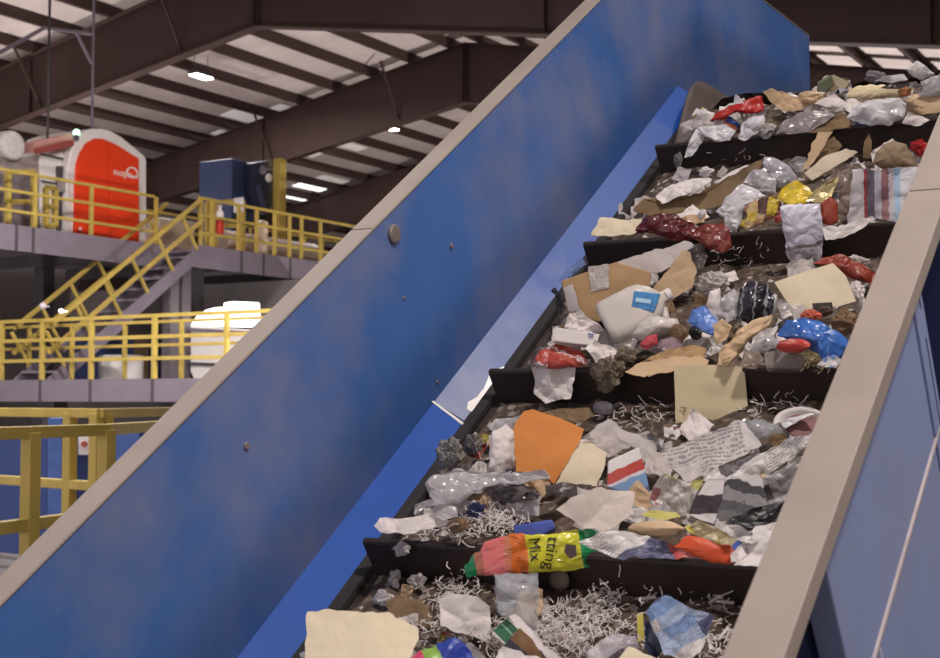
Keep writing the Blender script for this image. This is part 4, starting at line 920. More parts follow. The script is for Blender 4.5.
S('paper_bag', 'white paper bag standing beside the orange envelope', 'bag', [(488, 472), (489, 452), (492, 432), (506, 424), (514, 432), (515, 471), (502, 476)], pw, t=50, o=0.03, cr=0.02, puff=0.02)
S('plastic_film', 'grey plastic film scrap behind the white paper bag', 'film', [(488, 428), (496, 418), (516, 416), (530, 410), (516, 430), (500, 440)], film, t=45, o=0.03, cr=0.02)
wad('plastic_wad', 'grey green scrunched plastic wrap against the skirt joint', 'plastic wrap', (456, 451), 17, 20, greywad, cr=0.6, f=2.6, o=0.02)
wad('plastic_wad', 'smaller scrunched plastic wrap beside the skirt joint strip', 'plastic wrap', (477, 442), 11, 14, greywad, cr=0.6, f=2.6, o=0.02)
S('plastic_film', 'translucent grey plastic film sheet spilling over the skirt', 'film', [(425, 484), (433, 475), (450, 471), (480, 472), (512, 470), (500, 482), (476, 492), (458, 504), (440, 508), (430, 496)], film, t=45, o=0.04, cr=0.022, puff=0.012)
wad('paper_wad', 'dark and silver crumpled wad under the orange envelope', 'foil', (515, 492), 34, 13, darkwad, cr=0.5, f=2.6, o=0.03)
S('plastic_film', 'pale film draped over the dark crumpled wad', 'film', [(492, 478), (515, 472), (545, 474), (552, 482), (528, 484), (508, 484)], film, t=40, o=0.09, cr=0.02)
S('black_film', 'dark grey film strip trailing under the cream sheet', 'film', [(545, 484), (566, 481), (592, 487), (580, 494), (558, 498), (546, 494)], darkwad, t=40, o=0.04, cr=0.015)
S('foam_sheet', 'long white foam sheet poking out over the skirt by the nearest cleat', 'foam', [(373, 524), (379, 516), (400, 517), (440, 513), (450, 519), (430, 528), (404, 534), (380, 532)], pw, t=30, h=0.17, cr=0.014, thick=0.006, anchor=(420, 530))
S('plastic_film', 'grey plastic scrap above the long white foam sheet', 'film', [(430, 512), (440, 504), (456, 506), (458, 516), (444, 522)], film, t=40, o=0.04, cr=0.02)
wad('paper_wad', 'crumpled brown paper lump on the nearest cleat near the skirt', 'paper', (460, 524), 16, 9, brownwad, cr=0.4, o=0.02)
wad('paper_wad', 'dark blue grey scrunched scrap above the brown paper lump', 'paper', (478, 509), 12, 9, navy, cr=0.6, f=3, o=0.02)
slab('snack_box', 'small blue box behind the potting mix bag', 'box', [(513, 525), (552, 519), (556, 528), (540, 538), (514, 535)], 0.05, mat('snack_blue', (70, 88, 170), 0.4, var=0.35, scale=14), t=45, o=0.04, bev=0.006)
slab('juice_carton', 'small white carton with a red wave and blue base', 'carton', [(608, 461), (639, 447), (645, 468), (650, 492), (634, 497), (607, 487)], 0.035, bands('carton_print', [(0, (228, 222, 220)), (0.22, (190, 70, 58)), (0.42, (214, 208, 210)), (0.48, (120, 156, 196)), (0.74, (90, 100, 130)), (0.84, (190, 180, 190)), (0.92, (214, 206, 206))], 0.06, axis='Y'), t=52, o=0.04)
S('paper_sheet', 'grey white crumpled paper behind the red wave carton', 'paper', [(584, 437), (597, 424), (608, 417), (622, 428), (640, 435), (656, 442), (654, 458), (632, 446), (608, 458), (594, 446)], pg, t=45, o=0.03, cr=0.025, f=9)
S('envelope', 'large white window envelope lying across the printed newspapers', 'envelope', [(661, 453), (700, 436), (740, 420), (752, 432), (762, 445), (724, 464), (685, 482), (672, 468)], printed([(6, (226, 216, 214)), (2, (218, 208, 206)), (1, (206, 196, 180))], 2, 3, 16, text=0.3), t=48, o=0.05, cr=0.006, f=6, uvrot=10, thick=0.003)
S('newspaper', 'printed newspaper strip sticking out under the large white envelope', 'newspaper', [(700, 480), (712, 470), (748, 456), (790, 440), (812, 436), (808, 448), (790, 462), (766, 476), (732, 482)], news(), t=42, o=0.04, cr=0.014)
S('magazine_page', 'magazine page with a dark portrait block beside the grey photo page', 'magazine', [(688, 514), (698, 495), (708, 479), (726, 478), (722, 500), (714, 524), (700, 520)], bands('portrait_page', [(0, (214, 206, 204)), (0.08, (60, 50, 58)), (0.44, (70, 60, 66)), (0.46, (216, 208, 206)), (0.75, (190, 184, 186)), (0.85, (222, 214, 212))], 0.05, axis='X'), t=46, o=0.035, cr=0.008, uvrot=-30)
S('magazine_page', 'newspaper page with one large grey photograph', 'newspaper', [(714, 527), (722, 500), (727, 480), (744, 474), (758, 474), (764, 490), (768, 505), (742, 516)], bands('photo_page', [(0, (206, 200, 198)), (0.12, (120, 116, 116)), (0.30, (90, 86, 88)), (0.5, (140, 136, 136)), (0.66, (70, 66, 70)), (0.82, (210, 204, 202))], 0.12, nscale=7), t=46, o=0.035, cr=0.008)
S('newspaper', 'printed newspaper half hidden by the flange below the newspaper strip', 'newspaper', [(760, 478), (782, 470), (800, 458), (812, 452), (805, 482), (796, 498), (768, 504)], news(), t=46, o=0.03, cr=0.012)
S('newspaper', 'black backed newspaper sheet at the flange below the grey photograph', 'newspaper', [(728, 521), (750, 509), (787, 498), (784, 516), (776, 530), (744, 531)], blackp, t=44, o=0.03, cr=0.012)
S('newspaper', 'crumpled white newspaper edge above the orange red carton', 'newspaper', [(712, 524), (730, 524), (752, 532), (764, 540), (750, 545), (730, 536)], news(), t=40, o=0.05, cr=0.025)
S('newspaper', 'crumpled pale newspaper with a yellow green patch beside the red wave carton', 'newspaper', [(648, 500), (656, 482), (664, 474), (688, 484), (704, 479), (694, 500), (688, 514), (664, 518)], printed([(6, (222, 214, 206)), (1, (200, 196, 110)), (2, (206, 198, 190)), (1, (180, 120, 120))], 4, 4, 24), t=45, o=0.03, cr=0.025)
S('newspaper', 'yellow and brown printed scraps in front of the portrait page', 'newspaper', [(684, 526), (698, 520), (722, 528), (742, 540), (730, 548), (704, 540), (690, 534)], printed([(2, (196, 186, 150)), (2, (150, 130, 90)), (1, (210, 196, 96)), (1, (110, 96, 80))], 5, 5, 20), t=36, o=0.05, cr=0.025)
o_b = thing('plastic_bottle', 'clear crushed plastic bottle above the printed newspaper strip', 'bottle', on_pile(766, 440))
p = on_pile(748, 424, 0.035); q = on_pile(776, 438, 0.04); ax = (q - p).normalized(); L = (q - p).length
bm = bmesh.new(); lathe(bm, p, ax, [(0, 0.012), (L * .1, 0.013), (L * .35, 0.03), (L * .5, 0.031), (L * .6, 0.028), (L * .7, 0.032), (L * .95, 0.031), (L, 0.024)], 18); obj('body', bm, clear, o_b, smooth=True)
bm = bmesh.new(); lathe(bm, p - ax * 0.014, ax, [(0, 0.013), (0.013, 0.014)], 14); obj('cap', bm, MC['grey_film'], o_b)
# oval food tray
P = on_pile(803, 428, 0.02); t_ = thing('food_tray', 'white rimmed oval food tray with dark red inside beside the flange', 'tray', P)
nn = tilt_normal(P, 30); xd = (V - nn * V.dot(nn)).normalized()
bm = bmesh.new(); lathe(bm, P, nn, [(0, 0.045), (0.02, 0.062), (0.026, 0.07), (0.028, 0.066), (0.018, 0.056), (0.006, 0.042)], 28, sx=1.1, sy=0.72, xdir=xd); obj('shell', bm, pw, t_, smooth=True)
bm = bmesh.new(); lathe(bm, P + nn * 0.0125, nn, [(0, 0.046), (0.004, 0.047)], 28, sx=1.1, sy=0.72, xdir=xd); obj('residue', bm, mat('tray_red', (126, 84, 82), 0.4, var=0.4, scale=25), t_)
S('plastic_film', 'white film strip curling round the oval food tray', 'film', [(778, 424), (790, 417), (808, 413), (816, 416), (800, 420), (786, 429)], filmw, t=40, o=0.04, cr=0.02)
S('paper_scrap', 'red brown printed scrap under the hanging manila folder', 'paper', [(664, 427), (676, 424), (682, 432), (676, 440), (664, 436)], colour_ad([(150, 70, 66), (110, 60, 60)], sx=3, sy=5), t=40, o=0.03, cr=0.01)
S('paper_scrap', 'pale printed scrap left of the large white envelope', 'paper', [(630, 436), (648, 432), (664, 440), (660, 452), (640, 448)], news(), t=40, o=0.03, cr=0.02)
wad('plastic_cup', 'crushed clear plastic cup below the second cleat', 'cup', (605, 407), 12, 9, film, cr=0.4, f=2)
fol = S('manila_folder', 'manila folder hanging down over the second cleat', 'folder', [(674, 366), (709, 365), (744, 366), (746, 386), (748, 406), (728, 415), (676, 436), (675, 400)], pmanila, t=66, cr=0.004, f=5, anchor=(710, 368), h=0.145, thick=0.002, jag=0.001, K=10)
bm = bmesh.new(); c_, ex_, ey_, nr_ = ob_frame[fol.name]; a = on_plane(680, 408, c_, nr_) + nr_ * 0.004; quadbox(bm, a, ex_ * 0.018, ey_ * 0.003, nr_ * 0.001); quadbox(bm, on_plane(683.5, 407, c_, nr_) + nr_ * 0.004, ex_ * 0.006, -ey_ * 0.014, nr_ * 0.001); obj('stamp_mark', bm, mat('stamp_grey', (150, 136, 112), 0.6), fol)
ribbons('shredded_paper', 'white shredded paper clump beside the brown paper lump at the nearest cleat', 'shredded paper', [(500, 516, 13, 7, 260), (472, 527, 20, 5, 70), (440, 530, 18, 4, 60)], pw, rise=0.02)
ribbons('shredded_paper', 'thin white shreds scattered on the belt below the second cleat', 'shredded paper', [(640, 412, 22, 6, 34), (775, 405, 20, 5, 40), (600, 420, 20, 6, 14), (690, 450, 50, 25, 40), (760, 510, 20, 16, 20), (560, 500, 50, 16, 20)], pw)
# ------------------------------------------------------------------ step between the middle cleats
# open cardboard box
bx = slab('cardboard_box', None, None, [(561, 281), (589, 271), (616, 262), (651, 272), (650, 292), (640, 312), (598, 322), (568, 313)], 0.16, kraft, t=60, o=0.02, bev=0.004)
tag(bx, 'brown cardboard box with open flaps behind the milk jug', 'box')
S('flap', 'greyish white top flap', None, [(617, 262), (648, 252), (688, 241), (694, 245), (676, 262), (662, 272), (640, 273), (622, 272)], pg, t=40, anchor=(640, 273), o=0.11, cr=0.006, thick=0.004, parent=bx)
S('flap', 'tan side flap', None, [(651, 292), (664, 274), (683, 250), (690, 252), (697, 272), (692, 288), (676, 297), (660, 304)], kraftl, t=62, anchor=(664, 300), o=0.03, cr=0.006, thick=0.004, parent=bx)
S('label', 'pale shipping label', None, [(588, 267), (608, 264), (609, 288), (591, 292)], printed([(5, (206, 196, 190)), (1, (180, 170, 166))], 2, 3, 14, text=.5), t=60, o=0.02, anchor=(598, 322), cr=0.002, thick=0.004, parent=bx)
S('label', 'pale shipping label', None, [(563, 288), (573, 284), (580, 311), (569, 312)], MC['paper_grey'], t=60, o=0.022, anchor=(598, 322), cr=0.002, thick=0.004, parent=bx)
for n_ in [c for c in bx.children if c.name.startswith('label')]: n_.location += ob_frame[bx.name][3] * 0.004
# milk jug lying on its back
jb = on_pile(622, 333, 0.03); tj = thing('milk_jug', 'white plastic milk jug with blue label lying in front of the cardboard box', 'jug', jb)
nj = tilt_normal(jb, 50); pl = lambda x, y, lift=0.0: on_plane(x, y, jb + nj * 0.075, nj) + nj * lift
p0, p1 = pl(605, 327), pl(668, 295); ax = (p1 - p0).normalized(); L = (p1 - p0).length; sd_ = nj.cross(ax).normalized(); wj = 0.074
bm = bmesh.new(); lathe(bm, p0, ax, [(0, wj * 0.80), (L * 0.03, wj * 0.95), (L * .1, wj), (L * 0.55, wj), (L * .68, wj * 0.93), (L * .82, wj * 0.62), (L * .9, wj * 0.3), (L * .92, wj * 0.24), (L * .98, wj * 0.24)], 28, sx=1.0, sy=0.86, xdir=sd_, pw=4.0); obj('body', bm, tubwhite, tj, smooth=True)
bm = bmesh.new(); lathe(bm, p0 + ax * L * 0.975, ax, [(0, wj * 0.27), (0.016, wj * 0.27), (0.018, wj * 0.2)], 18); obj('cap', bm, pw, tj)
bm = bmesh.new(); hp0, hp1, hp2, hp3 = p0 + ax * L * 0.45 - sd_ * wj * 0.7, p0 + ax * L * 0.55 - sd_ * wj * 1.35, p0 + ax * L * 0.78 - sd_ * wj * 1.2, p0 + ax * L * 0.85 - sd_ * wj * 0.4
for a, b in ((hp0, hp1), (hp1, hp2), (hp2, hp3)): tube(bm, a, b, 0.014, 10)
obj('handle', bm, tubwhite, tj, smooth=True)
bm = bmesh.new(); lp = [pl(635, 295), pl(661, 298), pl(655, 316), pl(631, 312)]; top = 0.86 * wj
prism(bm, [p + nj * (top - 0.0) for p in lp], -nj * 0.012)
uvl = None
ob = obj('label', bm, mat('jug_label', (70, 132, 186), 0.35, var=0.3, scale=30), tj); bevel(ob, 0.003)
bm = bmesh.new(); a, b, c = pl(637, 302), pl(652, 304), pl(651, 309); quadbox(bm, a + nj * (top + 0.0005), (b - a), (c - b) * 0.8, nj * 0.0008); obj('label_panel', bm, mat('label_pale', (170, 206, 226), 0.4), ob)
S('plastic_tub', 'crushed white plastic tub just in front of the milk jug', 'tub', [(630, 337), (638, 324), (650, 316), (664, 317), (678, 319), (681, 330), (664, 336), (644, 344)], tubwhite, t=55, o=0.04, cr=0.02, puff=0.05, smooth=True)
S('plastic_wrapper', 'small glossy red wrapper on the crushed white tub', 'wrapper', [(639, 345), (647, 336), (657, 334), (658, 344), (646, 350)], mat('wrapper_pinkred', (186, 76, 84), 0.25, var=0.25, scale=14), t=50, o=0.05, cr=0.012, puff=0.008)
S('clamshell', 'clear purple tinted plastic clamshell beside the small red wrapper', 'clamshell', [(655, 350), (660, 340), (672, 336), (684, 340), (682, 352), (668, 356)], mat('mauve_clear', (170, 140, 150), 0.15, alpha=0.6, spec=.9), t=48, o=0.05, cr=0.02, puff=0.02)
ct = slab('tall_carton', None, None, [(552, 330), (556, 327), (580, 331), (600, 334), (596, 346), (576, 344), (553, 341)], 0.04, pw, t=48, o=0.07, bev=0.004); tag(ct, 'long white carton with a blue mark below the cardboard box', 'carton')
S('mark', 'blue printed mark', None, [(588, 333), (594, 334), (593, 340), (588, 339)], bluem, t=48, o=0.07, anchor=(596, 346), cr=0.0, thick=0.003, parent=ct)
S('paper_sheet', 'white crumpled paper between cardboard box and milk jug', 'paper', [(564, 328), (570, 314), (580, 312), (592, 320), (604, 330), (590, 334)], pw, t=45, o=0.08, cr=0.03, f=16)
S('plastic_pack', 'white and red striped plastic pack above the hanging white paper', 'packaging', [(534, 362), (540, 350), (555, 344), (570, 347), (583, 352), (588, 366), (560, 369), (536, 368)], bands('red_stripes', [(0, (200, 180, 176)), (0.1, (176, 70, 60)), (0.35, (190, 90, 76)), (0.45, (216, 200, 196)), (0.5, (170, 66, 56)), (0.8, (206, 150, 140)), (0.88, (220, 206, 202))], 0.12, nscale=9), t=45, cr=0.02, h=0.16, anchor=(560, 368), puff=0.02)
S('paper_sheet', 'white tissue sheet hanging over the second cleat next to the skirt', 'paper', [(532, 368), (552, 367), (576, 367), (574, 380), (570, 398), (558, 400), (546, 404), (534, 394), (535, 380)], pw, t=66, cr=0.02, h=0.15, anchor=(555, 370), f=10)
S('paper_sheet', 'pale crumpled paper between the striped pack and crushed tub', 'paper', [(586, 352), (596, 342), (610, 346), (622, 352), (616, 362), (596, 364)], pw, t=40, o=0.05, cr=0.03)
wad('plastic_wad', 'olive brown scrunched bag drooping over the second cleat', 'bag', (612, 372), 20, 22, mat('olive_scrunch', (104, 92, 74), 0.5, var=0.4, scale=24), cr=0.5, f=2.6, h=0.09)
wad('plastic_wad', 'dull green brown scrunch in front of the milk jug', 'plastic wrap', (628, 354), 14, 10, mat('moss_scrunch', (126, 112, 92), 0.6, var=0.35, scale=24), cr=0.6, f=2.8, o=0.02)
S('card_sheet', 'flattened tan cardboard lying on the second cleat beside the manila folder', 'cardboard', [(625, 372), (636, 364), (668, 358), (700, 355), (709, 360), (704, 369), (670, 372), (640, 376)], kraftl, t=40, h=0.15, anchor=(660, 372), cr=0.008, f=6, thick=0.005)
S('card_sheet', 'brown card strip on top of the flattened tan cardboard', 'cardboard', [(640, 362), (664, 352), (692, 343), (706, 346), (704, 356), (670, 362)], kraft, t=44, o=0.05, cr=0.014, thick=0.003)
S('paper_bag', 'crumpled kraft paper bag pointing up beside the blue chip bag', 'bag', [(716, 366), (720, 352), (736, 332), (756, 319), (773, 315), (770, 324), (752, 338), (742, 352), (728, 367)], kraftl, t=52, o=0.03, cr=0.03, f=18, puff=0.02)
S('chip_bag', 'light blue plastic bag scrap beside the crushed white tub', 'bag', [(688, 322), (692, 309), (704, 305), (714, 316), (724, 330), (712, 336), (698, 330)], mat('sky_plastic', (92, 128, 200), 0.3, var=0.25, scale=12), t=52, o=0.05, cr=0.022, puff=0.012)
wad('paper_wad', 'brown paper roll end beside the light blue plastic scrap', 'paper', (680, 332), 12, 12, brownwad, cr=0.25, o=0.04)
wad('plastic_wad', 'black plastic lump under the light blue scrap', 'plastic', (697, 332), 8, 9, blackp, cr=0.3, o=0.04)
S('card_scrap', 'tan torn card scrap between light blue scrap and kraft bag', 'cardboard', [(712, 324), (722, 318), (732, 326), (726, 338), (716, 344)], kraftl, t=45, o=0.04, cr=0.015)
wad('tissue', 'white crumpled tissue beyond the cardboard box flap', 'tissue', (715, 284), 20, 14, pg, cr=0.55, f=3, o=0.01)
S('carton', 'small white carton standing below the crumpled tissue', 'carton', [(706, 306), (710, 291), (720, 288), (722, 304), (716, 310)], pw, t=55, o=0.03, cr=0.01, puff=0.012)
S('plastic_film', 'grey film between the small white carton and plaid bag', 'film', [(716, 316), (720, 298), (734, 288), (740, 300), (738, 322), (726, 326)], film, t=50, o=0.03, cr=0.03, puff=0.015)
S('mesh_bag', 'dark plaid bag with white lines in clear wrap', 'bag', [(736, 318), (738, 300), (740, 287), (752, 280), (768, 284), (778, 299), (775, 312), (762, 318), (748, 324)], bands('plaid_dark', [(0, (200, 196, 196)), (0.08, (52, 48, 58)), (0.22, (150, 146, 150)), (0.27, (40, 38, 46)), (0.48, (160, 156, 160)), (0.52, (52, 48, 58)), (0.76, (140, 136, 140)), (0.8, (60, 56, 62))], 0.10, axis='Y', nscale=8, rough=0.2), t=55, o=0.04, cr=0.03, puff=0.03)
S('folder', 'cream open file folder below the draped silver bag', 'folder', [(774, 282), (803, 272), (833, 263), (838, 268), (846, 276), (856, 301), (836, 307), (815, 308), (795, 312), (786, 300)], pc, t=50, o=0.05, cr=0.005, f=6, curl=-0.03, thick=0.003, jag=0.001)
t_ = thing('binder_clip', 'dark binder clip on the lower edge of the cream file folder', 'clip', on_pile(822, 309, 0.05))
cc = slab('clip_body', None, None, [(812, 303), (832, 302), (833, 308), (813, 309)], 0.012, mat('clip_metal', (70, 62, 56), 0.35, metal=0.5), t=50, o=0.075, anchor=(822, 309), bev=0.002); cc.parent = t_; cc.location -= t_.location
for x in (816, 829):
    P0, nr = outline_plane([(822, 309)], 50, 0.08, 0, 'cam', (822, 309), None); bm = bmesh.new(); a, b = on_plane(x, 307, P0, nr), on_plane(x, 312.5, P0, nr); tube(bm, a, b, 0.0025, 8); obj('wire_arm', bm, MC['clip_metal'], t_)
S('chip_bag', 'large glossy blue chip bag against the flange below the cream file folder', 'bag', [(777, 336), (786, 320), (800, 318), (820, 321), (836, 330), (846, 338), (850, 348), (842, 358), (830, 364), (814, 352), (796, 344)], mat('chip_blue', (66, 110, 186), 0.22, var=0.35, scale=8), t=50, o=0.04, cr=0.025, puff=0.03)
wad('plastic_bowl', 'crushed red plastic bowl in front of the large blue chip bag', 'bowl', (794, 345), 20, 9, mat('bowl_red', (176, 62, 50), 0.35, var=0.2, scale=9), cr=0.25, f=1.6, o=0.08, smooth=True)
wad('food_wad', 'orange red lump on the blue chip bag under the binder clip', 'food waste', (812, 315), 11, 7, mat('lump_orange', (190, 88, 60), 0.5, var=0.3, scale=20), cr=0.4, o=0.10)
S('card_scrap', 'tan strip lying across the blue chip bag', 'cardboard', [(790, 342), (806, 335), (818, 322), (826, 326), (816, 346), (800, 350)], tanp, t=50, o=0.115, cr=0.012)
wad('food_wad', 'brown lump at the edge of the orange red lump', 'food waste', (826, 311), 8, 6, mat('lump_brown', (84, 62, 50), 0.6, var=0.3, scale=20), cr=0.4, o=0.09)
wad('paper_wad', 'brown paper crumple between cream folder and flange', 'paper', (846, 322), 14, 14, brownwad, cr=0.4, o=0.03)
ribbons('shredded_packing', 'yellow and white shredded packing under the red bowl', 'shredded packing', [(818, 358, 9, 5, 150)], mat('packing_cream', (224, 206, 150), 0.6), rise=0.03)
slab('plastic_container', 'clear rectangular plastic container on the second cleat beside the flange', 'container', [(763, 352), (784, 348), (806, 355), (806, 369), (786, 369), (765, 368)], 0.06, mat('smoky_clear', (156, 146, 142), 0.15, alpha=0.6, spec=.9), t=45, h=0.15, anchor=(785, 369), bev=0.01)
S('plastic_film', 'clear wrap crushed behind the rectangular container', 'film', [(748, 352), (757, 338), (772, 334), (782, 344), (766, 354)], clear, t=48, o=0.05, cr=0.03, puff=0.02)
S('plastic_wrapper', 'pale pink and blue wrapper where the blue chip bag meets the cleat', 'wrapper', [(818, 367), (824, 358), (834, 355), (842, 360), (836, 369)], colour_ad([(216, 150, 130), (120, 150, 210)], sx=3, sy=3, tx=.1), t=45, h=0.16, anchor=(830, 368), cr=0.015)
S('plastic_film', 'grey plastic scrap on the cleat right of the kraft bag', 'film', [(738, 366), (744, 352), (758, 350), (764, 360), (756, 368)], mat('taupe_film', (150, 134, 118), 0.3, alpha=.85), t=45, h=0.15, anchor=(748, 367), cr=0.02)
S('plastic_bag', 'rust red plastic bag above the cream file folder', 'bag', [(812, 264), (822, 258), (840, 254), (860, 262), (876, 272), (872, 284), (856, 280), (838, 270)], redbrown, t=45, o=0.03, cr=0.025, puff=0.02)
wad('tissue', 'white tissue crumple on the rust red bag', 'tissue', (856, 262), 14, 7, pg, cr=0.5, f=3, o=0.06)
wad('tissue', 'white tissue crumple between cream folder and flange', 'tissue', (858, 294), 10, 14, pw, cr=0.5, f=3, o=0.02)
S('plastic_film', 'dark grey film behind the side flap of the cardboard box', 'film', [(688, 262), (690, 246), (702, 244), (708, 256), (702, 272), (694, 276)], darkwad, t=50, o=0.05, cr=0.02)
S('plastic_film', 'pale blue transparent film between cardboard box and skirt', 'film', [(558, 282), (566, 270), (582, 258), (586, 264), (572, 276)], filmblue, t=55, o=0.12, cr=0.01)
S('rubber_strip', 'short black rubber strip poking out beside the cardboard box', 'strip', [(552, 289), (555, 287), (561, 296), (562, 316), (558, 312), (557, 298)], mat('black_rubber', (30, 28, 40), .5), t=60, o=0.05, cr=0.004, thick=0.006)
wad('paper_wad', 'grey crumpled scrap at the skirt under the white carton', 'paper', (548, 352), 9, 8, greywad, cr=0.6, f=3, o=0.02)
# ------------------------------------------------------------------ step between the two uppermost cleats
S('foam_sheet', 'cream foam sheet jutting over the skirt above the cardboard box', 'foam', [(591, 235), (596, 226), (600, 217), (620, 219), (642, 219), (640, 227), (635, 233), (612, 236)], pc, t=38, h=0.19, anchor=(615, 235), cr=0.008, thick=0.008)
sp = thing('plastic_fork', 'small white plastic fork standing up beside the cream foam sheet', 'fork', on_plane(622, 219, Q(0, VL + 0.02, 0), V))
P0 = sp.location.copy(); nrm = tilt_normal(P0, 75)
bm = bmesh.new(); prism(bm, [on_plane(x, y, P0, nrm) for x, y in ((619, 218), (620.5, 218), (621, 212), (623, 208), (622.5, 204), (620.5, 202.5), (618.5, 205), (618, 209))], -nrm * 0.004); obj('fork_head', bm, pw, sp)
bm = bmesh.new(); prism(bm, [on_plane(x, y, P0, nrm) for x, y in ((620, 212), (623, 212), (635, 219), (632, 220), (623, 219))], -nrm * 0.004); obj('fork_handle', bm, pw, sp)
S('plastic_bag', 'glossy maroon plastic bag beside the cream foam sheet', 'bag', [(635, 231), (643, 218), (658, 214), (672, 215), (690, 222), (702, 228), (698, 240), (680, 242), (660, 236)], maroon, t=45, h=0.17, anchor=(665, 240), cr=0.03, puff=0.022)
S('plastic_bag', 'maroon red plastic bag hanging over the third cleat', 'bag', [(690, 236), (702, 225), (722, 223), (730, 230), (732, 246), (722, 254), (704, 246)], mat('wine_plastic', (128, 58, 52), 0.3, var=0.3, scale=10), t=55, h=0.15, anchor=(715, 248), cr=0.025, puff=0.018)
S('card_strip', 'thin yellow brown strip over the maroon bag', 'cardboard', [(676, 220), (690, 215), (706, 213), (704, 222), (690, 225)], tanp, t=40, o=0.06, cr=0.01)
S('card_sheet', 'long brown card curled like a trough beside the skirt', 'cardboard', [(634, 213), (644, 200), (662, 204), (690, 196), (716, 184), (752, 166), (764, 162), (756, 176), (738, 194), (712, 208), (684, 214), (650, 217)], kraftd, t=52, o=0.03, cr=0.01, f=7, curl=0.12, thick=0.004)
S('paper_sheet', 'white torn sheet with dark spots inside the brown trough card', 'paper', [(655, 194), (664, 185), (682, 179), (700, 177), (712, 179), (704, 188), (684, 195), (668, 201), (662, 203)], pw, t=45, o=0.08, cr=0.014)
S('paper_sheet', 'narrow white sheet at the upper end of the brown trough card', 'paper', [(713, 183), (730, 172), (746, 165), (754, 166), (744, 174), (726, 182)], pw, t=40, o=0.08, cr=0.006)
wad('tissue', 'small white tissue knot above the torn white sheet', 'tissue', (707, 172), 8, 6, pw, cr=0.6, f=3, o=0.05)
S('plastic_film', 'white translucent plastic between trough card and yellow wrappers', 'film', [(716, 212), (726, 197), (742, 184), (758, 190), (766, 196), (748, 206), (742, 222), (736, 234), (728, 230), (724, 218)], filmw, t=52, o=0.04, cr=0.035, puff=0.02)
S('plastic_film', 'grey translucent plastic below the clear tub', 'film', [(742, 184), (752, 170), (764, 168), (776, 180), (776, 194), (760, 192)], film, t=50, o=0.05, cr=0.03, puff=0.015)
S('plastic_tub', 'clear crumpled plastic tub below the topmost cleat', 'tub', [(761, 172), (764, 157), (772, 157), (790, 166), (797, 176), (794, 184), (780, 188), (768, 182)], mat('tub_clear', (206, 204, 210), 0.14, alpha=0.7, spec=.9), t=58, o=0.05, cr=0.03, puff=0.03)
S('plastic_film', 'grey plastic scrap between the clear tub and folded card', 'film', [(788, 162), (796, 157), (806, 158), (804, 172), (796, 172)], film, t=55, o=0.05, cr=0.02)
S('food_wrapper', 'yellow and brown food wrapper, the lower of the two yellow wrappers', 'wrapper', [(740, 226), (744, 208), (756, 199), (772, 197), (782, 203), (780, 214), (764, 222), (748, 230)], printed([(3, (206, 176, 60)), (2, (150, 104, 84)), (1, (200, 170, 120)), (1, (90, 60, 50))], 4, 4, 10, text=.2, rough=.25), t=55, h=0.17, anchor=(745, 229), cr=0.02, puff=0.01)
S('food_wrapper', 'bright yellow food wrapper, the upper of the two yellow wrappers', 'wrapper', [(777, 198), (784, 186), (796, 180), (808, 186), (814, 195), (804, 204), (788, 206)], mat('bright_yellow_print', (220, 190, 60), 0.25, var=0.4, scale=22), t=55, o=0.08, cr=0.02, puff=0.01)
S('foil_wrapper', 'pale gold foil wrapper beside the bright yellow wrapper', 'wrapper', [(806, 201), (816, 189), (828, 182), (838, 177), (836, 186), (830, 199), (820, 203)], mat('gold_foil', (206, 190, 140), 0.25, metal=0.4, var=0.2, scale=12), t=55, o=0.08, cr=0.016)
sv = S('plastic_bag', 'silvery clear plastic bag draped down over the third cleat', 'bag', [(780, 207), (800, 203), (820, 204), (822, 222), (823, 244), (820, 262), (800, 266), (788, 258), (785, 238)], bands('silver_bag', [(0, (150, 140, 144)), (0.12, (180, 172, 178)), (0.27, (120, 108, 110)), (0.33, (190, 184, 198)), (0.6, (220, 216, 228))], 0.05, axis='Y', rough=.2), t=70, anchor=(800, 222), h=0.19, cr=0.02, puff=0.02)
S('carton', 'small rust red carton beside the draped silver bag', 'carton', [(820, 222), (821, 204), (830, 196), (837, 202), (838, 222), (830, 226)], redbrown, t=58, h=0.16, anchor=(830, 224), cr=0.008, puff=0.014)
S('paper_sheet', 'long white paper sheet edging over the third cleat beside the silver bag', 'paper', [(822, 230), (846, 226), (872, 216), (876, 218), (858, 230), (842, 238), (826, 242)], pw, t=45, h=0.17, anchor=(832, 240), cr=0.012)
S('newspaper_insert', 'colour printed newspaper insert with a red spine standing by the flange', 'newspaper', [(852, 170), (919, 167), (917, 180), (908, 200), (899, 222), (876, 218), (856, 224), (848, 224), (850, 196)], bands('insert_print', [(0, (214, 206, 206)), (0.2, (206, 198, 198)), (0.235, (160, 70, 76)), (0.28, (110, 100, 110)), (0.38, (186, 182, 190)), (0.48, (150, 110, 112)), (0.58, (196, 186, 190)), (0.66, (166, 190, 214)), (0.74, (214, 210, 212))], 0.025, nscale=12), t=64, h=0.15, anchor=(860, 224), cr=0.014, f=8)
bm = bmesh.new(); tube(bm, on_belt(805, 270, 0.03), on_belt(821, 231, 0.15), 0.004, 8); tag(obj('drinking_straw', bm, mat('straw_pale', (206, 190, 176), .4)), 'pale drinking straw leaning against the silver bag', 'straw')
S('card_sheet', 'tan folded card standing on edge under the topmost cleat', 'cardboard', [(802, 174), (808, 154), (818, 132), (833, 131), (826, 142), (816, 158)], kraftl, t=62, o=0.05, cr=0.006, thick=0.004)
S('card_sheet', 'pale brown card flap opening toward the kraft crumple', 'cardboard', [(804, 173), (824, 156), (846, 148), (858, 152), (846, 160), (830, 170), (812, 180)], pbeige, t=45, o=0.08, cr=0.008, thick=0.004)
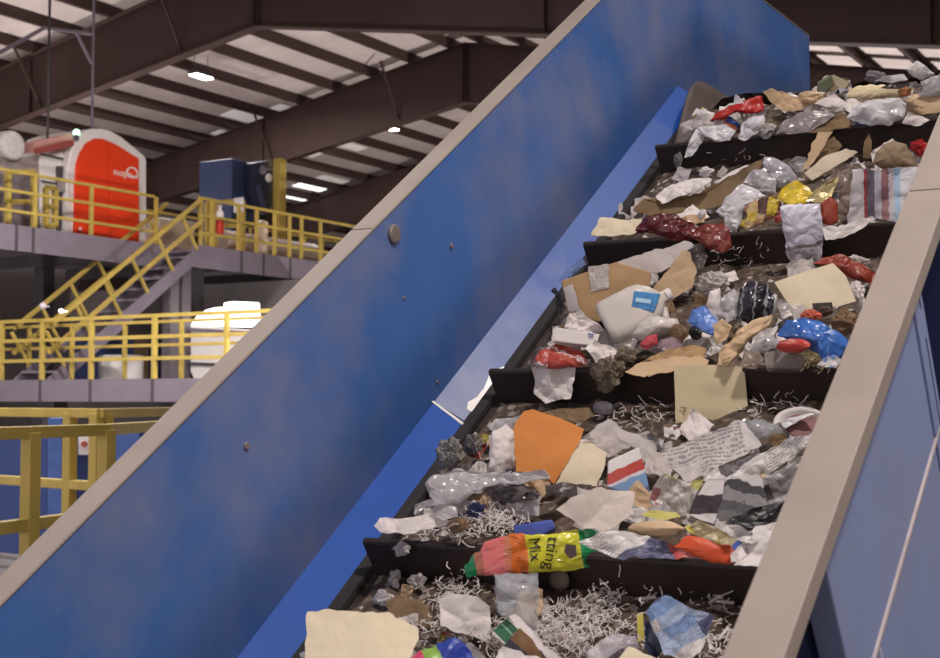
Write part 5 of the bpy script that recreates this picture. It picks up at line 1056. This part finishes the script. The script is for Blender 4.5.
S('card_sheet', 'dark shaded card between the two pale flaps', 'cardboard', [(812, 168), (820, 146), (834, 136), (842, 146), (830, 158)], kraftd, t=60, o=0.05, cr=0.008, thick=0.003)
S('plastic_film', 'brown grey film under the pale brown card flap', 'film', [(820, 184), (838, 170), (858, 162), (866, 170), (852, 182), (832, 190)], mat('umber_film', (128, 112, 100), .35), t=50, o=0.05, cr=0.02)
S('paper_bag', 'brown kraft paper bag puffed up under the topmost cleat', 'bag', [(872, 164), (876, 152), (884, 144), (894, 140), (906, 144), (914, 156), (918, 168), (898, 171), (884, 170)], mat('kraft_olive', (140, 118, 92), .7, var=.15), t=60, o=0.04, cr=0.012, puff=0.04)
S('card_strip', 'narrow kraft strip standing left of the brown kraft bag', 'cardboard', [(863, 158), (864, 142), (869, 133), (872, 144), (871, 158)], kraftd, t=65, o=0.05, cr=0.006)
S('plastic_film', 'dull grey film between newspaper insert and pale gold foil', 'film', [(838, 214), (840, 192), (850, 180), (854, 196), (850, 216)], mat('umber_film', (128, 112, 100), .35), t=55, o=0.04, cr=0.02)
wad('plastic_wad', 'bright red plastic scrunch by the flange under the topmost cleat', 'plastic', (920, 148), 10, 8, redm, cr=0.5, f=3, o=0.04)
wad('paper_wad', 'grey scrap at the upper skirt below the topmost cleat', 'paper', (680, 160), 5, 9, greywad, cr=0.5, f=3, o=0.02)
# ------------------------------------------------------------------ above the topmost cleat
S('plastic_film', 'white plastic film caught on the rubber flap', 'film', [(684, 158), (690, 140), (696, 128), (706, 129), (702, 142), (692, 156)], filmw, t=60, h=0.16, anchor=(694, 145), cr=0.02)
S('plastic_wrapper', 'crinkled white wrapper on the topmost cleat beside the rubber flap', 'wrapper', [(697, 128), (706, 126), (726, 124), (736, 130), (730, 140), (714, 142), (704, 136)], filmw, t=50, h=0.16, anchor=(715, 141), cr=0.025, puff=0.012)
S('plastic_wrapper', 'crinkled white wrapper with grey folds under the red bag', 'wrapper', [(738, 138), (742, 122), (752, 116), (764, 114), (765, 124), (756, 134), (744, 141)], filmw, t=55, h=0.16, anchor=(742, 140), cr=0.03, puff=0.014)
S('plastic_bag', 'shiny red plastic bag lying across the top of the pile', 'bag', [(709, 121), (718, 112), (735, 104), (750, 98), (762, 96), (764, 110), (752, 114), (734, 113), (718, 120)], redm, t=55, o=0.08, cr=0.02, puff=0.015)
S('paper_scrap', 'blue and orange printed scrap in front of the shiny red bag', 'paper', [(712, 126), (716, 118), (730, 116), (740, 124), (734, 133), (720, 132)], printed([(1, (60, 80, 150)), (2, (196, 116, 70)), (1, (220, 210, 206))], 2, 2, 8, text=.1), t=55, o=0.07, cr=0.02)
S('plastic_film', 'white film tip sticking up behind the shiny red bag', 'film', [(734, 104), (735, 94), (739, 96), (744, 103)], filmw, t=75, o=0.16, anchor=(740, 104), cr=0.006)
S('card_sheet', 'tan card sheet at the top of the pile beside the shiny red bag', 'cardboard', [(763, 94), (772, 90), (782, 92), (800, 99), (812, 104), (800, 110), (785, 111), (772, 104)], kraftl, t=58, o=0.06, cr=0.012, thick=0.003)
wad('paper_wad', 'tan crumpled paper against the end of the blue wall', 'paper', (812, 98), 14, 8, kraftl, cr=0.4, o=0.06)
S('plastic_sheet', 'silver grey film sheet between tan card and olive card', 'film', [(775, 134), (784, 120), (800, 112), (826, 110), (836, 114), (822, 124), (806, 132)], mat('silver_film', (146, 136, 136), .3, metal=.2, var=.25, scale=12), t=50, h=0.18, anchor=(792, 133), cr=0.025, puff=0.01)
S('card_sheet', 'olive brown card sheet on the topmost cleat', 'cardboard', [(806, 133), (822, 122), (838, 113), (848, 114), (850, 128), (828, 131)], kraftd, t=50, h=0.16, anchor=(825, 131), cr=0.012, thick=0.003)
wad('paper_wad', 'white and grey scrap lumps on the topmost cleat under the tan card', 'paper', (766, 130), 11, 8, pg, cr=0.7, f=3, h=0.14)
# small open box on the skyline
ob = slab('open_box', None, None, [(817, 92), (818, 84), (832, 76), (834, 86), (826, 92)], 0.08, mat('box_green', (92, 96, 72), .6, var=.2), t=75, o=0.16, anchor=(825, 92), bev=.003); tag(ob, 'small open green edged box on the skyline of the pile', 'box')
S('flap', None, None, [(832, 76), (833, 74.5), (849, 82), (846, 88), (836, 86)], mat('box_pale', (170, 158, 130), .6), t=70, o=0.16, anchor=(838, 88), cr=.003, thick=.004, parent=ob)
S('paper_sheet', 'white paper sheet below the small open box', 'paper', [(814, 105), (824, 98), (834, 94), (848, 103), (838, 107), (824, 106)], pw, t=55, o=0.10, cr=0.012)
S('newspaper', 'cream newspaper bundle on top of the pile', 'newspaper', [(846, 96), (850, 88), (870, 84), (900, 86), (914, 88), (908, 96), (880, 98), (856, 99)], pmanila, t=58, o=0.14, cr=0.014, puff=0.02)
S('carton', 'white carton tilted on the skyline of the pile', 'carton', [(906, 69), (917, 60.5), (926, 66), (935, 74), (922, 81), (912, 76)], printed([(6, W_), (1, (190, 186, 184))], 3, 3, 12, text=.4), t=75, o=0.24, anchor=(922, 81), cr=0.004, puff=0.012)
wad('plastic_wad', 'dark grey scrunched bag on the skyline of the pile', 'bag', (876, 77), 12, 7, mat('slate_plastic', (104, 94, 98), .4, var=.2), cr=0.3, o=0.15)
S('plastic_film', 'white film strip along the skyline beside the tilted carton', 'film', [(874, 81), (886, 76), (904, 74), (908, 80), (890, 83)], filmw, t=65, o=0.18, cr=0.012)
S('plastic_film', 'grey film hanging by the tilted carton', 'film', [(918, 96), (920, 82), (932, 76), (944, 74), (946, 94), (930, 97)], film, t=62, o=0.12, cr=0.03, puff=0.02)
S('plastic_bag', 'white plastic carrier bag in the middle of the topmost rubbish', 'bag', [(846, 118), (856, 106), (876, 99), (900, 98), (907, 104), (904, 118), (888, 126), (866, 124)], filmw, t=55, o=0.07, cr=0.03, puff=0.03)
S('plastic_bag', 'dark navy plastic bag under the white carrier bag', 'bag', [(852, 127), (858, 116), (870, 112), (880, 118), (880, 126)], navy, t=52, h=0.16, anchor=(865, 127), cr=0.02, puff=0.016)
S('card_sheet', 'pale kraft card by the flange above the topmost cleat', 'cardboard', [(905, 108), (914, 99), (930, 95), (948, 94), (948, 110), (932, 113), (916, 117)], kraftl, t=55, o=0.06, cr=0.008, thick=0.004)
S('paper_sheet', 'white crumpled sheet under the pale kraft card', 'paper', [(902, 124), (908, 114), (922, 116), (930, 121), (918, 126)], pw, t=50, h=0.16, anchor=(915, 125), cr=0.02)
wad('food_wad', 'small orange brown scrap beside the cream newspaper bundle', 'paper', (906, 92), 7, 5, mat('scrap_orange', (176, 116, 70), .6, var=.3), cr=0.5, o=0.14)
S('plastic_film', 'dark film trailing along the skyline above the cream bundle', 'film', [(880, 88), (894, 82), (916, 82), (924, 88), (908, 90)], darkwad, t=60, o=0.16, cr=0.02)
wad('paper_wad', 'grey crumpled paper between tan card and white carrier bag', 'paper', (834, 112), 14, 7, pg, cr=0.5, f=2.6, o=0.07)
ribbons('shredded_paper', 'fine pale shreds on the belt below the third cleat', 'shredded paper', [(740, 256, 30, 10, 40), (700, 262, 12, 8, 20), (745, 158, 30, 6, 14)], pg)
# ------------------------------------------------------------------ small torn scraps filling the gaps
rs = random.Random(11)
kinds = [('white', pw), ('grey', pg), ('brown', kraftd), ('tan', kraftl), ('clear', film), ('printed', news(5.5)), ('dark', darkwad), ('coloured', colour_ad([(170, 70, 60), (80, 110, 180), (200, 180, 80)], 9.1, 3, 3, .2))]
steps = {2.265: 'between the two nearest cleats', 3.098: 'between the middle cleats', 3.931: 'between the two uppermost cleats', 4.745: 'above the topmost cleat', 1.432: 'below the nearest cleat in view'}
cnt = {1.432: 22, 2.265: 62, 3.098: 60, 3.931: 52, 4.745: 40}
def scrap(P, size, mt, cat, name, label, group):
    SEED[0] += 1; sd = SEED[0] * 1.9; n = tilt_normal(P, rs.uniform(10, 55), rs.uniform(-25, 25)); ex = n.orthogonal().normalized(); ex = Matrix.Rotation(rs.uniform(0, 6.28), 3, n) @ ex; ey = n.cross(ex)
    bm = bmesh.new(); uvl = bm.loops.layers.uv.new('UVMap'); m = 9; asp = rs.uniform(0.5, 1.0); G = []
    for i in range(m):
        row = []
        for j in range(m):
            x, y = (i / (m - 1) - .5) * size, (j / (m - 1) - .5) * size * asp
            x += 0.12 * size * noise.noise(Vector((x * 30, y * 30, sd))); y += 0.12 * size * noise.noise(Vector((x * 30, y * 30, sd + 9)))
            row.append(bm.verts.new(P + ex * x + ey * y + n * (0.30 * size * crinkle(x, y, sd, 1.3 / size) + size * 0.3)))
        G.append(row)
    for i in range(m - 1):
        for j in range(m - 1):
            fc = bm.faces.new((G[i][j], G[i + 1][j], G[i + 1][j + 1], G[i][j + 1]))
            for lp, (a, b) in zip(fc.loops, ((i, j), (i + 1, j), (i + 1, j + 1), (i, j + 1))): lp[uvl].uv = (a / m * .5 + sd % 1, b / m * .5)
    o = obj(name, bm, mt, base=P.copy()); md = o.modifiers.new('t', 'SOLIDIFY'); md.thickness = 0.0015; tag(o, label, cat, group)
nm = {'white': 'paper_scrap', 'grey': 'paper_scrap', 'brown': 'card_scrap', 'tan': 'card_scrap', 'clear': 'film_scrap', 'printed': 'paper_scrap', 'dark': 'foil_scrap', 'coloured': 'paper_scrap'}
for uc, k in cnt.items():
    for i in range(k):
        u = uc + 0.10 + abs(rs.gauss(0, 0.30)); u = min(u, uc + 0.66)
        if uc < 2: u = rs.uniform(1.85, 2.18)
        if u > UB: u = rs.uniform(4.85, UB)
        v = rs.uniform(VL + 0.14, VR - 0.28 + (0.0 if u < 3 else 0.1))
        kd, mt = kinds[rs.choices(range(8), [6, 6, 2, 2, 4, 5, 2, 1])[0]]
        P = Q(u, v, NB + hp(u) + rs.choice((-0.005, 0.005, 0.02))); kw = {'clear': 'plastic film', 'dark': 'foil', 'brown': 'card', 'tan': 'card'}.get(kd, 'paper')
        scrap(P, rs.choice((rs.uniform(0.035, 0.075), rs.uniform(0.05, 0.11))), mt, 'scrap', nm[kd], 'small crumpled %s %s scrap in the rubbish %s' % (kd if kd != 'clear' else 'translucent', kw, steps[uc]), 'small %s scraps %s' % (kd, steps[uc]))
# ------------------------------------------------------------------ light, camera
LAMPS = ((1.5, 0.4, 5.5, 200, 'high bay lamp hanging above the viewpoint beside the conveyor'), (3.0, 5.6, 5.8, 40, 'high bay lamp hanging over the far end of the conveyor'),
         (-3.5, 9.5, 7.0, 120, 'high bay lamp hanging above the long blue wall'), (-9, 14, 7.0, 520, 'high bay lamp hanging over the near yellow rails'), (-5.0, 18.5, 7.0, 420, 'high bay lamp hanging in front of the far platform'))
for (x, y, z, p, lb) in LAMPS: lamp_at(Vector((x, y, EYE.z + z)), lb, p)
def roof_fill(P, label, power):  # unseen fill light added to brighten the roof
    t = thing('floodlight', label, 'floodlight', P)
    bm = bmesh.new(); quadbox(bm, P - H * 0.3 - V * 0.3, H * 0.6, V * 0.6, Zv * 0.16); obj('housing', bm, darksteel, t)
    bm = bmesh.new(); quadbox(bm, P - H * 0.27 - V * 0.27 + Zv * 0.161, H * 0.54, V * 0.54, Zv * 0.012); obj('lens', bm, MC['lamp_lens'], t)
    l = bpy.data.lights.new('flood', 'AREA'); l.shape = 'SQUARE'; l.size = 0.54; l.energy = power; l.color = (1.0, 0.92, 0.88)
    o = bpy.data.objects.new('flood', l); COL.objects.link(o); o.location = P + Zv * 0.19; o.rotation_euler = (math.pi, 0, 0)
def pole_fill(P, aim, label, power):  # unseen fill light on a pole, added to lift dark areas
    t = thing('pole_floodlight', label, 'floodlight', Vector((P.x, P.y, 0)))
    d = (aim - P).normalized(); a = d.cross(Zv).normalized(); b = a.cross(d)
    bm = bmesh.new(); quadbox(bm, P - a * 0.5 - b * 0.4 - d * 0.2, a * 1.0, b * 0.8, d * 0.2); obj('housing', bm, darksteel, t)
    bm = bmesh.new(); quadbox(bm, P - a * 0.46 - b * 0.36, a * 0.92, b * 0.72, d * 0.012); obj('lens', bm, MC['lamp_lens'], t)
    bm = bmesh.new(); tube(bm, Vector((P.x, P.y, 0)) - d * 0.1, P - d * 0.1 - Zv * 0.38, 0.07, 12); obj('pole', bm, darksteel, t)
    l = bpy.data.lights.new('flood', 'AREA'); l.shape = 'RECTANGLE'; l.size = 0.92; l.size_y = 0.72; l.energy = power; l.color = (1.0, 0.94, 0.92)
    o = bpy.data.objects.new('flood', l); COL.objects.link(o); o.location = P + d * 0.03; o.rotation_euler = d.to_track_quat('-Z', 'Y').to_euler()
pole_fill(EYE + Vector((7.5, 0.5, 3.6)), Q(3.0, -2.2, -1.8), 'tall pole floodlight standing beside the conveyor out of the picture', 95)
pole_fill(B(-2.0, 8.2, 1.0), B(2.5, 1.5, 0.6), 'pole floodlight hidden beyond the conveyor shining under the upper platform', 170)
roof_fill(B(3.6, -4.6, ZU), 'floodlight on the upper platform behind the blue cabinet shining up at the roof', 90)
roof_fill(B(-1.0, -4.9, ZU), 'floodlight on the upper platform behind the orange hood shining up at the roof', 50)
roof_fill(B(14.0, 9.0, -EYE.z), 'floodlight on the hall floor beyond the conveyor shining up at the roof', 1100)
roof_fill(B(-12.0, -6.0, -EYE.z), 'floodlight on the hall floor beside the blue machine shining up at the roof', 500)
wd = bpy.data.worlds.new('hall_air'); SC.world = wd; wd.use_nodes = True
wd.node_tree.nodes['Background'].inputs[0].default_value = (0.76, 0.71, 0.72, 1); wd.node_tree.nodes['Background'].inputs[1].default_value = 1.2
cd = bpy.data.cameras.new('camera'); cam = bpy.data.objects.new('camera', cd); COL.objects.link(cam)
cam.location = EYE; cam.rotation_euler = (math.radians(90) + PITCH, 0, 0)
cd.sensor_fit = 'HORIZONTAL'; cd.sensor_width = 36; cd.lens = F / 940 * 36; cd.clip_end = 300; cd.clip_start = 0.05
cd.dof.use_dof = True; cd.dof.focus_distance = 4.6; cd.dof.aperture_fstop = 6.0
SC.camera = cam
vs = SC.view_settings; vs.view_transform = 'Standard'; vs.look = 'None'; vs.gamma = 1; vs.use_curve_mapping = False; vs.exposure = 0.8
